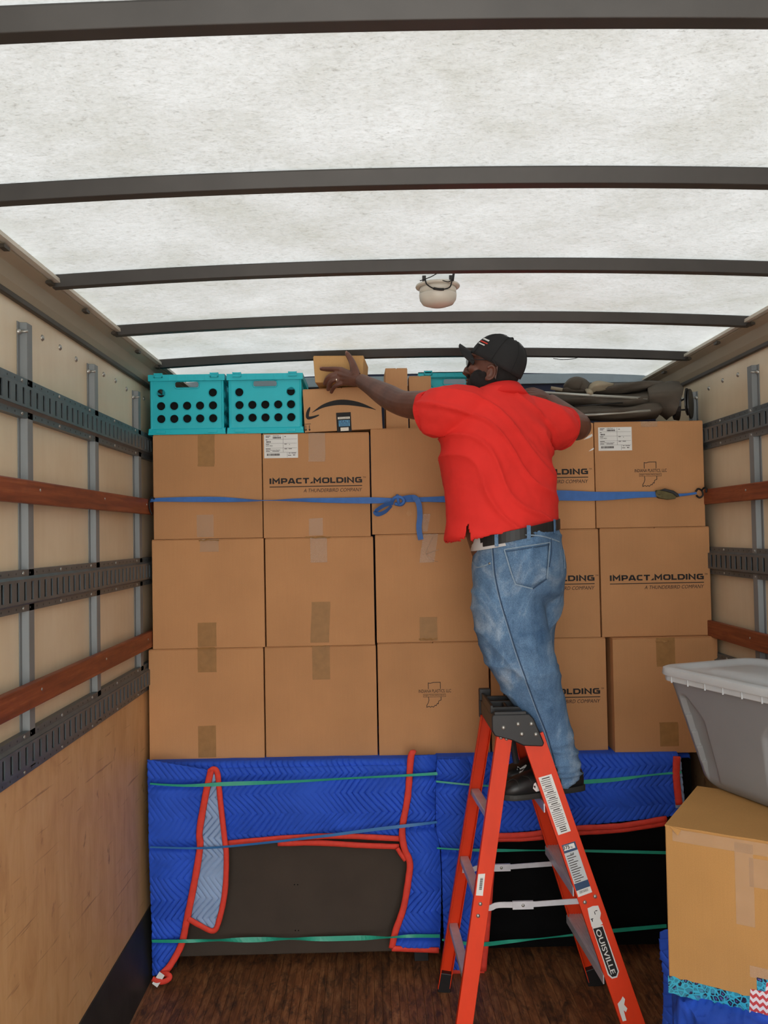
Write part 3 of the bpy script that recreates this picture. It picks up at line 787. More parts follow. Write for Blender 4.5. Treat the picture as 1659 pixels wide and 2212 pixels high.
# offer sticker
simple('sticker_blue', (70, 150, 190), .4, var=.04); simple('sticker_navy', (28, 62, 100), .45, var=.05); simple('sticker_cream', (225, 218, 200), .5, var=.04)
x0, z0 = lA(728, 931); x1, z1 = lA(759, 889)
st = MB().box2((x0, -.001, z0), (x1, 0, z1)).build('sticker', 'print_black', rA, label='small black and blue offer sticker')
m = MB(); w_ = x1-x0; h_ = z1-z0
m.box2((x0+w_*.14, -.0016, z0+h_*.28), (x0+w_*.90, -.0008, z0+h_*.60)); m.build('sticker_panel', 'sticker_blue', st)
m = MB(); m.box2((x0+w_*.10, -.0018, z0+h_*.66), (x0+w_*.92, -.0008, z0+h_*.77)); m.box2((x0+w_*.25, -.0016, z0+h_*.04), (x0+w_*.80, -.0008, z0+h_*.22)); m.build('sticker_banner', 'sticker_cream', st)
m = MB(); t = fit_text('DEALS', w_*.70, h_*.15, bold=.02); m.add([(v.x+x0+w_*.17, -.0018-v.z, v.y+z0+h_*.44) for v in t[0]], t[1])
t = fit_text('EXCLUSIVE', w_*.66, h_*.06); m.add([(v.x+x0+w_*.19, -.0020-v.z, v.y+z0+h_*.685) for v in t[0]], t[1])
for k in (.38, .31): m.box2((x0+w_*.2, -.002, z0+h_*k), (x0+w_*.84, -.0014, z0+h_*(k+.03)))
m.build('sticker_text', 'sticker_navy', st)
# small box the man is placing
Yh = 3.80
zA = rA.location.z+hA+.0035
a = at(678, 800, Yh); b = at(789, 800, Yh)
rH = root('small_box', 'small cardboard box under the man\'s left hand', 'box', ((a.x+b.x)/2, Yh+.09, zA+.006), 0, None, rot=(-.055, .03, -.10))
m = MB(); w_, d_, h_ = b.x-a.x, .19, .118
m.hexa([(-w_/2+.012, -.09, 0), (w_/2-.004, -.09, 0), (w_/2-.004, d_-.09, 0), (-w_/2+.012, d_-.09, 0), (-w_/2, -.09, h_), (w_/2, -.09, h_), (w_/2, d_-.09, h_), (-w_/2, d_-.09, h_)])
m.build('carton_body', 'cardboard_tan', rH, bevel=.003)
MB().box2((-w_/2+.002, -.088, h_), (w_/2-.002, d_-.092, h_+.0035)).build('top_flap', 'cardboard_tan', rH, bevel=.0015)
# tall slim box and the shorter one beside it
r, w_, h_ = px_carton(833, 795, 881, 920, 3.93, .20, 'tall slim cardboard box standing behind the outstretched arm', 'cardboard_pale', rz=.02, zbase=zt3, name='tall_box')
r, w_, h_ = px_carton(884, 812, 932, 920, 3.95, .065, 'shorter slim cardboard box between the tall box and the hidden crate', 'cardboard_pale', rz=.02, zbase=zt3, name='slim_box')

# ================================================================== CEILING LAMP
Lc = at(945, 600, 2.86); zr = arch(Lc.x)
rL = root('ceiling_lamp', 'round white dome lamp hanging by wires from the truck roof', 'lamp', (Lc.x, 2.86, zr-.036))
def lathe(mb, prof, n=32, M=None):
    return mb.loft([[(r_*math.cos(2*math.pi*j/n), r_*math.sin(2*math.pi*j/n), z) for j in range(n)] for r_, z in prof], True, M)
lathe(MB(), [(.073, .004), (.0745, .0), (.073, -.003), (.064, -.006), (.060, -.004), (.058, .004)]).build('flange', 'lamp_white', rL, smooth=True)
lathe(MB(), [(.060, 0), (.062, -.012), (.0615, -.026)]).build('lamp_body', 'lamp_white', rL, smooth=True)
lathe(MB(), [(.063, -.026), (.063, -.030), (.061, -.044), (.052, -.058), (.03, -.066), (.004, -.068)]).build('lens', 'lamp_white', rL, smooth=True)
m = MB()
m.tube(catmull([(-.045, -.055, .012), (-.04, -.068, -.012), (-.01, -.075, -.030), (.03, -.076, -.026), (.042, -.07, .0), (.05, -.06, .032)], 6), .0022, 6)
m.tube(catmull([(-.02, -.075, -.027), (.0, -.077, -.031), (.014, -.077, -.031)], 4), .0042, 6)
m.tube(catmull([(-.062, -.05, .006), (-.03, -.068, .012), (.0, -.06, .03)], 5), .0016, 5); m.tube(catmull([(.01, -.072, .0), (.03, -.074, -.006), (.042, -.07, .004)], 4), .0016, 5)
m.tube([(.044, -.066, .0), (.05, -.058, .034)], .004, 6)
m.build('wires', 'wire_black', rL, smooth=True)
m = MB()
for sx in (-.045, .045): m.box2((sx-.006, -.006, -.002), (sx+.006, .006, .037))
m.build('mounting_tab', 'bow_steel', rL)
# ================================================================== BLUE RATCHET STRAP
simple('strap_blue', (58, 108, 178), .6, var=.1, scale=30, bump=.2, bscale=300)
simple('strap_dark', (40, 66, 112), .6, var=.1, scale=30)
simple('ratchet_metal', (96, 88, 58), .35, .7, var=.2, scale=40); simple('black_metal', (26, 26, 27), .4, .6, var=.2)
YS = 3.826
rS = root('ratchet_strap', 'blue ratchet strap pulled across the top row of cartons', 'strap', at(860, 1080, YS))
def strap_path(pts):
    """pts: (x, y, Y, width m, twist rad)"""
    cs = catmull([(p[0], p[1], p[2]) for p in pts], 6); ws = catmull([(p[3], p[4], 0) for p in pts], 6)
    P = [at(c.x, c.y, c.z) for c in cs]
    return P, [Vector((0, math.sin(w.y), math.cos(w.y))) for w in ws], [w.x for w in ws]
P, D, Wd = strap_path([(322, 1084, 3.835, .012, 0), (335, 1080, YS, .016, .2), (400, 1079, YS, .022, .15), (470, 1079, YS, .024, .3), (540, 1081, YS, .022, 1.1), (580, 1081, YS, .022, 1.45), (640, 1080, YS, .024, 1.0), (720, 1081, YS, .024, .35), (800, 1081, YS, .028, .1), (850, 1081, YS, .020, .3)])
MB().ribbon(P, D, Wd, .0018).build('webbing', 'strap_blue', rS, smooth=False, world=True)
P, D, Wd = strap_path([(868, 1080, YS, .020, .3), (920, 1079, YS, .024, .5), (970, 1078, YS, .03, .3), (1080, 1073, YS, .042, .1), (1190, 1070, YS, .046, 0), (1290, 1072, YS, .040, .1), (1370, 1069, YS, .030, .3), (1418, 1068, YS-.006, .026, .3)])
MB().ribbon(P, D, Wd, .0018).build('webbing', 'strap_blue', rS, world=True)
P, D, Wd = strap_path([(1460, 1070, YS-.006, .014, .3), (1485, 1068, YS, .012, .6), (1505, 1065, YS, .010, .2)])
MB().ribbon(P, D, Wd, .0018).build('webbing', 'strap_blue', rS, world=True)
# knot and its two tails
m = MB()
def P3(x, y, Y=YS): return at(x, y, Y)
m.tube(catmull([P3(846, 1086), P3(852, 1076, YS-.012), P3(864, 1074, YS-.016), P3(873, 1082, YS-.014), P3(866, 1090, YS-.010), P3(853, 1088, YS-.004)], 6), [.008]*31, 8)
m.tube(catmull([P3(858, 1070), P3(860, 1080, YS-.02), P3(863, 1092, YS-.006)], 6), .007, 8)
m.build('knot', 'strap_blue', rS, smooth=True, world=True)
tp = catmull([P3(850, 1086, YS-.012), P3(834, 1090, YS-.022), P3(818, 1099, YS-.028), P3(811, 1106, YS-.026), P3(818, 1111, YS-.016), P3(834, 1104, YS-.008), P3(846, 1092, YS-.004)], 6)
MB().ribbon(tp, [Vector((.25, -.55, .8))]*len(tp), .022, .0016).build('strap_loop', 'strap_blue', rS, world=True)
tp = catmull([P3(868, 1078, YS-.010), P3(882, 1075, YS-.016), P3(897, 1076, YS-.024), P3(905, 1090, YS-.026), P3(907, 1115, YS-.018), P3(905, 1140, YS-.012), P3(909, 1166, YS-.012)], 6)
MB().ribbon(tp, [Vector((.15, -.5, .9))]*10+[Vector((.9, -.3, .4))]*4+[Vector((1, -.15, .05))]*(len(tp)-14), .024, .0016).build('strap_tail', 'strap_blue', rS, world=True)
# ratchet buckle and hooks
m = MB(); c = at(1436, 1068, YS-.012)
sl_ = math.radians(-6)
RM = Matrix.Translation(c) @ Matrix.Rotation(sl_*-1+.10, 4, 'Y')
for yy in (-.014, .010):
    m.prism([(-.046, yy, -.004), (-.040, yy, .012), (-.02, yy, .018), (.0, yy, .012), (.03, yy, .010), (.048, yy, .0), (.046, yy, -.012), (.02, yy, -.020), (-.02, yy, -.022), (-.040, yy, -.016)], (0, .003, 0), RM)
m.tube([RM @ Vector((-.03, -.016, .002)), RM @ Vector((-.03, .014, .002))], .010, 12)
m.tube([RM @ Vector((-.012, -.016, -.010)), RM @ Vector((-.012, .014, -.010))], .006, 10)
rb = m.build('ratchet_buckle', 'ratchet_metal', rS, world=True, bevel=.001)
m = MB(); m.prism([(-.03, -.020, .012), (-.01, -.020, .024), (.03, -.020, .022), (.052, -.020, .012), (.060, -.020, .002), (.052, -.020, -.004), (.03, -.020, .008), (0, -.020, .012)], (0, .030, 0), RM)
m.build('ratchet_handle', 'black_plastic', rb, world=True, bevel=.002)
m = MB()
m.tube(catmull([P3(1503, 1062, 3.825), P3(1508, 1056, 3.82), P3(1516, 1060, 3.81), P3(1518, 1070, 3.81), P3(1511, 1075, 3.815), P3(1504, 1070, 3.822)], 5), .0042, 8)
m.tube(catmull([P3(1515, 1060, 3.81), P3(1521, 1054, 3.80), P3(1526, 1055, 3.79), P3(1525, 1064, 3.79)], 5), .0042, 8)
m.build('strap_hook', 'black_metal', rS, smooth=True, world=True)
m = MB(); m.tube(catmull([P3(334, 1078, 3.826), P3(327, 1074, 3.82), P3(322, 1084, 3.81), P3(324, 1102, 3.81), P3(329, 1112, 3.815)], 5), .004, 8)
m.build('strap_hook', 'black_metal', rS, smooth=True, world=True)

# ================================================================== WRAPPED FURNITURE
simple('dust_cover', (64, 54, 45), .85, var=.12, scale=5, bump=.25, bscale=500)
simple('dust_cover_black', (7, 7, 8), .95, spec=.15, var=.3, bump=.2, bscale=400)
simple('quilt_blue', (42, 88, 206), .75, var=.12, scale=8, bump=.3, bscale=260, spec=.3)
simple('quilt_pale', (146, 172, 208), .8, var=.08, scale=8, bump=.3, bscale=260)
simple('binding_red', (222, 62, 44), .7, var=.1, scale=40, bump=.35, bscale=220)
simple('band_teal', (34, 158, 130), .45, var=.1, scale=20); simple('band_blue', (44, 110, 170), .45, var=.1)
def tri(x): x = x % 1.0; return 4*x-1 if x < .5 else 3-4*x
def quilt_h(a, b, s=.027, P=.17, amp=.036):
    """chevron stitch grooves: height at (a across, b down)"""
    ph = ((a+amp*tri(b/P))/s) % 1.0
    g = math.exp(-((ph-.5)/.14)**2)
    st = math.exp(-(((b/(P/2)) % 1.0-.0)/.05)**2)
    return -.0115*g
def lerp_poly(pts, t):
    n = len(pts)-1; f = min(t*n, n-1e-6); i = int(f); k = f-i
    return (Vector(pts[i][:2]).to_3d()*(1-k)+Vector(pts[i+1][:2]).to_3d()*k)
def smooth_poly(pts, n):
    """resample a pixel polyline into n+1 even points"""
    c = catmull([(p[0], p[1], 0) for p in pts], 8); d = [0]
    for i in range(1, len(c)): d.append(d[-1]+(c[i]-c[i-1]).length)
    out = []
    for k in range(n+1):
        t = d[-1]*k/n; i = 0
        while i < len(d)-2 and d[i+1] < t: i += 1
        q = (t-d[i])/max(1e-6, d[i+1]-d[i]); out.append(c[i]*(1-q)+c[i+1]*q)
    return out
def quilt(name, parent, Lp, Rp, yfun, nu, nv, mat='quilt_blue', top_back=0.0, thick=.007, chev=1.0, seed=0, label=None, nrm=(0, -1, 0)):
    nu = int(nu*1.5); nv = int(nv*1.5)
    Ls = smooth_poly(Lp, nv); Rs = smooth_poly(Rp, nv); grid = []
    nrm = Vector(nrm)
    for j in range(nv+1):
        r = []
        for i in range(nu+1):
            u = i/nu; p = Ls[j]*(1-u)+Rs[j]*u
            Y = yfun(p.x, p.y, u, j/nv)
            w = at(p.x, p.y, Y)
            h = chev*(.62+.7*noise.noise((w.x*5+seed, w.z*5, 8)))*quilt_h(w.x+.012*noise.noise((w.x*6, w.z*6, seed)), w.z+.012*noise.noise((w.x*6, w.z*6, seed+5)))+.009*noise.noise((w.x*5+seed, w.z*6, seed))+.003*noise.noise((w.x*23+seed, w.z*23, 3))
            r.append(w+nrm*h)
        grid.append(r)
    if top_back:
        first = grid[0]; k = 10; pre = []
        for q in range(k, 0, -1):
            a = min(1, q/3.0)*math.pi/2
            pre.append([Vector((p.x, p.y+.022*(1-math.cos(a))*1+max(0, q-3)/(k-3)*top_back, p.z+.012*math.sin(a)+.0015*noise.noise((p.x*9, q*.7, seed)))) for p in first])
        grid = pre+grid
    m = MB(); n2 = nu+1
    m.add([p for r in grid for p in r], [(j*n2+i, j*n2+i+1, (j+1)*n2+i+1, (j+1)*n2+i) for j in range(len(grid)-1) for i in range(nu)])
    o = m.build(name, mat, parent, smooth=True, world=True, label=label)
    md = o.modifiers.new('thick', 'SOLIDIFY'); md.thickness = thick; md.offset = 0
    return o
def binding(parent, pts, ra=.0135, rb=.0065, nn=(0, -1, 0), name='binding', sub=6):
    """pts world; flat padded edge tape"""
    P = catmull(pts, sub); rings = []; nn = Vector(nn); N = 10
    for i, p in enumerate(P):
        t = (P[min(i+1, len(P)-1)]-P[max(i-1, 0)]).normalized(); u = t.cross(nn).normalized(); v = u.cross(t).normalized()
        wob = 1+.12*noise.noise((p.x*30, p.z*30, 0))
        rings.append([p+u*math.cos(2*math.pi*j/N)*ra*wob+v*math.sin(2*math.pi*j/N)*rb for j in range(N)])
    return MB().loft(rings).build(name, 'binding_red', parent, smooth=True, world=True)
def pxs(pts, Y): return [at(p[0], p[1], (p[2] if len(p) > 2 else Y)) for p in pts]
def pinch(y, ys, k=.018, w=16): return sum(k*math.exp(-((y-q)/w)**2) for q in ys)

# ---- left piece
xl, xr = XL+.05, .245
sA = root('wrapped_loveseat', 'upended loveseat wrapped in blue moving blankets, left under the cartons', 'sofa', ((xl+xr)/2, 4.1, 0))
MB().box2((xl+.01, 3.815, .055), (xr, 4.44, .875)).build('frame_panel', 'dust_cover', sA, world=True, bevel=.006, label='dark grey dust-cover panel')
m = MB()
for x, y in ((636, 1911), (643, 1911), (638, 2010), (645, 2010)):
    c = at(x, y, 3.815); m.dome(c, (0, -1, 0), .003, .001, 6)
m.build('staple_marks', 'dust_cover_black', sA, world=True)
m = MB()
for x in (xl+.06, xr-.06):
    for y in (3.87, 4.38): m.box((x, y, .028), (.06, .06, .056))
m.build('feet', 'black_plastic', sA, world=True)
MB().box2((xl+.004, 3.83, .20), (xr+.006, 4.45, .880)).build('inner_blanket', 'quilt_blue', sA, world=True, bevel=.02, seg=3)
def yA(x, y, u, v): return 3.775-.018*math.sin(min(1, v*1.1)*math.pi)+pinch(y, (1690-.04*(x-330)*.6,), .010, 10)+.010*(v < .05)
top_l = quilt('top_blanket', sA, [(322, 1656), (322, 1735), (322, 1822)], [(939, 1645), (939, 1720), (939, 1806)], yA, 230, 66, top_back=.64, seed=1)
def y_b(x, y, u, v): return 3.752-.030*math.sin(u*math.pi*.9+.2)+pinch(y, (1697, 1830, 2034), .024, 9)-.035*max(0, v-.75)*4*.5
LB = [(452, 1664), (441, 1720), (429, 1795), (431, 1830), (419, 1900), (403, 1985), (391, 2040), (366, 2085), (346, 2108)]
quilt('side_blanket', sA, [(318, 1641), (321, 1760), (324, 1900), (328, 2010), (330, 2108)], LB, y_b, 44, 150, seed=4, chev=.9)
def y_f(x, y, u, v): return 3.742-.012*u
quilt('turned_back_flap', sA, [(455, 1668), (442, 1740), (434, 1825), (422, 1900), (407, 1984)], [(466, 1664), (475, 1730), (484, 1810), (488, 1850), (484, 1930), (472, 1985), (461, 2009)], y_f, 28, 110, mat='quilt_pale', seed=9, label='turned-back pale blue lining')
binding(sA, pxs([(456, 1663, 3.722), (444, 1718, 3.722), (431, 1795, 3.722), (432, 1830, 3.728), (421, 1900, 3.722), (404, 1985, 3.722), (392, 2040, 3.722), (368, 2085, 3.705), (349, 2106, 3.69)], 3.72), .0145)
binding(sA, pxs([(452, 1667, 3.722), (462, 1661, 3.722), (470, 1672, 3.722), (476, 1730, 3.722), (485, 1810, 3.722), (489, 1850, 3.722), (486, 1925, 3.718), (474, 1985, 3.712), (461, 2011, 3.712), (430, 1998, 3.715), (406, 1984, 3.72)], 3.72), .0120)
binding(sA, pxs([(349, 2104, 3.69), (362, 2105, 3.675), (366, 2112, 3.668), (356, 2120, 3.664), (340, 2120, 3.664), (330, 2114, 3.67)], 3.69), .012)
MB().ribbon(pxs([(350, 2103, 3.672), (342, 2116, 3.664), (334, 2129, 3.655)], 3.66), Vector((1, 0, .3)), .028, .0015).build('care_tag', 'paper_white', sA, world=True)
binding(sA, pxs([(490, 1822), (560, 1815), (640, 1809), (740, 1806), (866, 1812)], 3.752), .0125)
binding(sA, pxs([(600, 1822), (690, 1821), (780, 1826), (862, 1829)], 3.764), .0125)
def y_d(x, y, u, v): return 3.762-.034*math.sin(u*math.pi)+pinch(y, (1672, 1785, 2024), .026, 9)
LD = [(890, 1632), (881, 1720), (869, 1790), (872, 1830), (885, 1862), (883, 1895), (872, 1960), (855, 2010), (849, 2046)]
quilt('side_blanket', sA, LD, [(943, 1630), (942, 1760), (949, 1830), (953, 1900), (952, 1980), (950, 2050)], y_d, 36, 150, seed=12, chev=.9)
binding(sA, pxs([(896, 1629), (888, 1634), (881, 1720), (869, 1790), (873, 1830), (885, 1862), (883, 1895), (872, 1960), (855, 2010), (846, 2048)], 3.742), .0145)
binding(sA, pxs([(846, 2049), (880, 2050), (948, 2053)], 3.742), .0125)
binding(sA, pxs([(858, 1832), (866, 1845), (876, 1858)], 3.748), .010)
def band(name, pts, width, mat, parent):
    """pts: (x, y, Y, width factor, twist)"""
    cs = catmull([(p[0], p[1], p[2]) for p in pts], 8); tw = catmull([(p[3], p[4], 0) for p in pts], 8)
    P = [at(c.x, c.y, c.z) for c in cs]
    return MB().ribbon(P, [Vector((0, math.sin(t.y), math.cos(t.y))) for t in tw], [width*t.x for t in tw], .0016).build(name, mat, parent, world=True)
band('stretch_band', [(324, 1693, 3.735, .5, 0), (400, 1697, 3.712, .8, 0), (500, 1693, 3.712, 1.3, .2), (620, 1689, 3.720, 1, .8), (760, 1681, 3.73, .8, 1.1), (880, 1675, 3.722, .8, .6), (945, 1671, 3.735, 1, .3)], .013, 'band_teal', sA)
band('stretch_band', [(324, 1830, 3.74, .5, .3), (440, 1832, 3.708, .7, .8), (560, 1822, 3.715, .8, 1.0), (700, 1806, 3.72, .9, .7), (800, 1793, 3.722, 1, .5), (885, 1783, 3.712, 1, .4), (944, 1776, 3.735, .7, .5)], .013, 'band_blue', sA)
band('stretch_band', [(328, 2033, 3.735, .8, 0), (400, 2033, 3.708, .9, .2), (470, 2031, 3.74, .8, 1.4), (545, 2030, 3.77, 1.4, .2), (625, 2028, 3.77, .8, 1.45), (700, 2028, 3.77, 1.3, .3), (780, 2026, 3.76, 1.3, .3), (840, 2025, 3.722, .6, 1.4), (890, 2022, 3.712, .9, .2), (950, 2022, 3.735, .9, .1)], .015, 'band_teal', sA)

# ---- right piece
xl2, xr2 = .275, 1.40
sB = root('wrapped_sofa', 'black-bottomed sofa wrapped in blue moving blankets behind the stepladder', 'sofa', ((xl2+xr2)/2, 4.1, 0))
MB().box2((xl2+.02, 3.83, .05), (xr2, 4.44, .86)).build('frame_panel', 'dust_cover_black', sB, world=True, bevel=.006, label='black dust-cover panel')
m = MB()
for x in (xl2+.08, xr2-.06):
    for y in (3.88, 4.38): m.box((x, y, .026), (.06, .06, .052))
m.build('feet', 'black_plastic', sB, world=True)
MB().box2((xl2+.015, 3.85, .24), (xr2+.01, 4.45, .880)).build('inner_blanket', 'quilt_blue', sB, world=True, bevel=.02, seg=3)
def yB(x, y, u, v): return 3.772-.020*math.sin(min(1, v*1.05)*math.pi)+pinch(y, (1690-.06*(x-1000),), .010, 9)
quilt('top_blanket', sB, [(944, 1644), (946, 1720), (949, 1815)], [(1466, 1634), (1466, 1690), (1466, 1762)], yB, 200, 66, top_back=.64, seed=21)
binding(sB, pxs([(1060, 1806), (1140, 1803), (1240, 1790), (1340, 1784), (1440, 1768)], 3.745), .0125)
binding(sB, pxs([(1070, 1813), (1150, 1811), (1240, 1800), (1340, 1793), (1440, 1778)], 3.755), .0115)
def yE(x, y, u, v): return 3.742-.045*math.sin(u*math.pi*.95)+pinch(y, (1690, 1838, 2030), .03, 11)
quilt('side_blanket', sB, [(945, 1640), (942, 1690), (943, 1790), (953, 1840), (957, 1950), (962, 2094)], [(1010, 1640), (1030, 1720), (1062, 1810), (1058, 1900), (1050, 2000), (1043, 2095)], yE, 50, 170, seed=31, chev=.9)
binding(sB, pxs([(1066, 1808), (1060, 1900), (1052, 2000), (1044, 2097)], 3.725), .0145)
binding(sB, pxs([(960, 2097), (1000, 2098), (1046, 2098)], 3.728), .0125)
quilt('folded_edge', sB, [(1455, 1638), (1457, 1690), (1459, 1745)], [(1470, 1636), (1475, 1690), (1480, 1745)], lambda x, y, u, v: 3.752, 10, 30, mat='quilt_pale', seed=40)
binding(sB, pxs([(1462, 1634), (1461, 1680), (1467, 1738)], 3.735), .016)
band('stretch_band', [(942, 1688, 3.72, .6, 0), (1040, 1697, 3.70, .6, .3), (1150, 1698, 3.72, .7, .4), (1250, 1690, 3.735, 1.3, .1), (1330, 1684, 3.735, 1.2, .2), (1400, 1675, 3.735, .7, 1.0), (1472, 1668, 3.735, .8, .5)], .013, 'band_teal', sB)
band('stretch_band', [(944, 1832, 3.735, .5, .2), (990, 1835, 3.70, .5, .5), (1060, 1837, 3.71, 1, .2), (1160, 1837, 3.75, .5, 1.2), (1260, 1838, 3.76, .8, .4), (1440, 1842, 3.77, 1, 0)], .013, 'band_teal', sB)
band('stretch_band', [(955, 2030, 3.72, .6, 0), (1030, 2040, 3.70, 1.2, 0), (1100, 2034, 3.74, 1, .4), (1180, 2026, 3.76, .4, 1.3), (1310, 2012, 3.77, 1.1, .2), (1440, 2000, 3.78, 1.1, 0)], .014, 'band_teal', sB)

# ================================================================== STEPLADDER
simple('ladder_orange', (226, 60, 18), .5, spec=.3, var=.07, scale=20, stretch=(1, 1, .3)); simple('ladder_metal', (206, 206, 210), .38, .4, var=.1, scale=18)
simple('sticker_grey', (196, 202, 204), .45, var=.04)
LX = .60
rLd = root('stepladder', 'orange fibreglass stepladder with black top cap that the man stands on', 'ladder', (.60, 3.35, 0))
def rail(top, bot, wdt, side, name='front_rail', fl=.028, t=.004):
    """C-channel; side=-1 web faces the camera"""
    top = Vector(top); bot = Vector(bot); d = (bot-top).normalized(); n = Vector((0, side, 0)); n = (n-d*n.dot(d)).normalized(); w = d.cross(n).normalized()
    if w.x < 0: w = -w
    prof = [(-wdt/2, 0), (wdt/2, 0), (wdt/2, -fl), (wdt/2-t, -fl), (wdt/2-t, -t), (-wdt/2+t, -t), (-wdt/2+t, -fl), (-wdt/2, -fl)]
    m = MB(); m.loft([[p+w*a+n*b for a, b in prof] for p in (top, bot)])
    o = m.build(name, 'ladder_orange', rLd, world=True, bevel=.0012)
    # boot
    m = MB(); q = bot-d*.07
    m.loft([[p+w*a*1.06+n*(b*1.08+.003) for a, b in ((-wdt/2, 0), (wdt/2, 0), (wdt/2, -fl), (-wdt/2, -fl))] for p in (q, Vector((bot.x, bot.y, 0))+d*0)])
    m.build('foot', 'black_plastic', o, world=True, bevel=.003)
    return o, top, d, w, n
NF = rail((.583, 3.205, 1.125), (.930, 3.055, .012), .082, -1, 'front_rail')
NR = rail((.482, 3.205, 1.14), (.270, 3.055, .012), .058, -1, 'rear_rail')
FF = rail((.575, 3.50, 1.125), (.905, 3.62, .012), .082, 1, 'front_rail')
FR = rail((.452, 3.50, 1.14), (.262, 3.60, .012), .050, 1, 'rear_rail')
def on_rail(R, z): return R[1]+R[2]*((z-R[1].z)/R[2].z)
for z in (.30, .595, .885):
    a = on_rail(NF, z); b = on_rail(FF, z); m = MB(); wv = .043
    a = a+Vector((0, .004, 0)); b = b+Vector((0, -.004, 0))
    m.hexa([(a.x-wv, a.y, z-.004), (a.x+wv, a.y, z-.004), (b.x+wv, b.y, z-.004), (b.x-wv, b.y, z-.004), (a.x-wv, a.y, z), (a.x+wv, a.y, z), (b.x+wv, b.y, z), (b.x-wv, b.y, z)])
    for sx in (-1, 1):
        x0 = sx*wv
        m.hexa([(a.x+x0-.002, a.y, z-.035), (a.x+x0+.002, a.y, z-.035), (b.x+x0+.002, b.y, z-.035), (b.x+x0-.002, b.y, z-.035), (a.x+x0-.002, a.y, z-.003), (a.x+x0+.002, a.y, z-.003), (b.x+x0+.002, b.y, z-.003), (b.x+x0-.002, b.y, z-.003)])
    for k in range(8):
        xx = -wv+.006+k*(2*wv-.012)/7
        m.hexa([(a.x+xx-.002, a.y, z), (a.x+xx+.002, a.y, z), (b.x+xx+.002, b.y, z), (b.x+xx-.002, b.y, z), (a.x+xx-.001, a.y, z+.002), (a.x+xx+.001, a.y, z+.002), (b.x+xx+.001, b.y, z+.002), (b.x+xx-.001, b.y, z+.002)])
    m.build('step', 'ladder_metal', rLd, world=True)
for z in (.27, .55, .83):
    a = on_rail(NR, z)+Vector((0, .004, 0)); b = on_rail(FR, z)+Vector((0, -.004, 0)); m = MB()
    m.hexa([(a.x-.018, a.y, z-.012), (a.x+.018, a.y, z-.012), (b.x+.018, b.y, z-.012), (b.x-.018, b.y, z-.012), (a.x-.018, a.y, z+.012), (a.x+.018, a.y, z+.012), (b.x+.018, b.y, z+.012), (b.x-.018, b.y, z+.012)])
    m.build('rear_brace', 'ladder_metal', rLd, world=True, bevel=.003)
for R1, R2, z, yo in ((NR, NF, .528, .012), (FR, FF, .505, -.012)):
    a = on_rail(R1, z); b = on_rail(R2, z+.015); a = a+Vector((0, yo, 0)); b = b+Vector((-.03, yo, 0))
    c = a.lerp(b, .42)
    m = MB()
    bar = catmull([a, a+(b-a)*.10+Vector((0, 0, -.002)), a+(b-a)*.18+Vector((0, 0, .006)), c], 4)
    m.ribbon(bar, Vector((0, 0, 1)), .020, .004); m.ribbon([c-(b-a)*.08, b], Vector((0, 0, 1)), .019, .004)
    m.box(c, (.075, .010, .028))
    o = m.build('spreader_bar', 'ladder_metal', rLd, world=True)
    MB().dome(c+Vector((0, -.005, 0)), (0, -1, 0), .006, .003).build('rivet', 'rivet_steel', o, smooth=True, world=True)
    MB().dome(b+Vector((0, -.003, 0)), (0, -1, 0), .010, .003).build('rivet', 'rivet_steel', o, smooth=True, world=True)
# top cap
m = MB()
ya, yb = 3.185, 3.525
prof = [(.430, 1.150), (.440, 1.130), (.505, 1.112), (.545, 1.092), (.616, 1.088), (.622, 1.100), (.586, 1.190), (.570, 1.208), (.438, 1.208), (.430, 1.200)]
m.prism([(x, ya, z) for x, z in prof], (0, yb-ya, 0))
cap = m.build('top_cap', 'black_plastic', rLd, world=True, bevel=.004)
m = MB()
for y0, y1, x0, x1, h in ((ya+.004, ya+.020, .440, .560, .010), (yb-.03, yb-.002, .424, .470, .040), (ya+.05, ya+.064, .436, .555, .018), (3.33, 3.345, .436, .55, .022), (3.42, 3.435, .436, .55, .024)):
    m.box2((x0, y0, 1.200), (x1, y1, 1.208+h))
m.box2((.432, ya+.05, 1.2), (.444, yb-.03, 1.232)); m.box2((.49, ya+.06, 1.2), (.502, 3.34, 1.226)); m.box2((.545, ya+.05, 1.2), (.558, yb-.03, 1.222))
m.build('tool_tray_ribs', 'black_plastic', cap, world=True, bevel=.003)
MB().prism([(.424, yb-.012, 1.13), (.470, yb-.012, 1.13), (.470, yb-.012, 1.245), (.424, yb-.012, 1.245)], (0, .020, 0)).build('end_block', 'black_plastic', cap, world=True, bevel=.004)
m = MB()
for x, z in ((.473, 1.160), (.527, 1.172), (.576, 1.172), (.540, 1.135), (.592, 1.133)):
    MB().dome((x, ya, z), (0, -1, 0), .0085, .004, 12).build('rivet', 'rivet_steel', cap, smooth=True, world=True)
for R, lst in ((NR, ((-.013, 1.118), (.008, 1.117), (-.004, .545), (-.006, .505))), (NF, ((.022, .555), (-.020, .548)))):
    for off, z in lst:
        c = on_rail(R, z)+R[3]*off; MB().dome(c, (0, -1, 0), .0075, .004, 12).build('rivet', 'rivet_steel', rLd, smooth=True, world=True)
# plain dark rod below the cap
MB().tube([(.52, 3.30, 1.10), (.535, 3.30, 1.0)], .012, 8).build('dark_rod', 'black_plastic', cap, world=True)
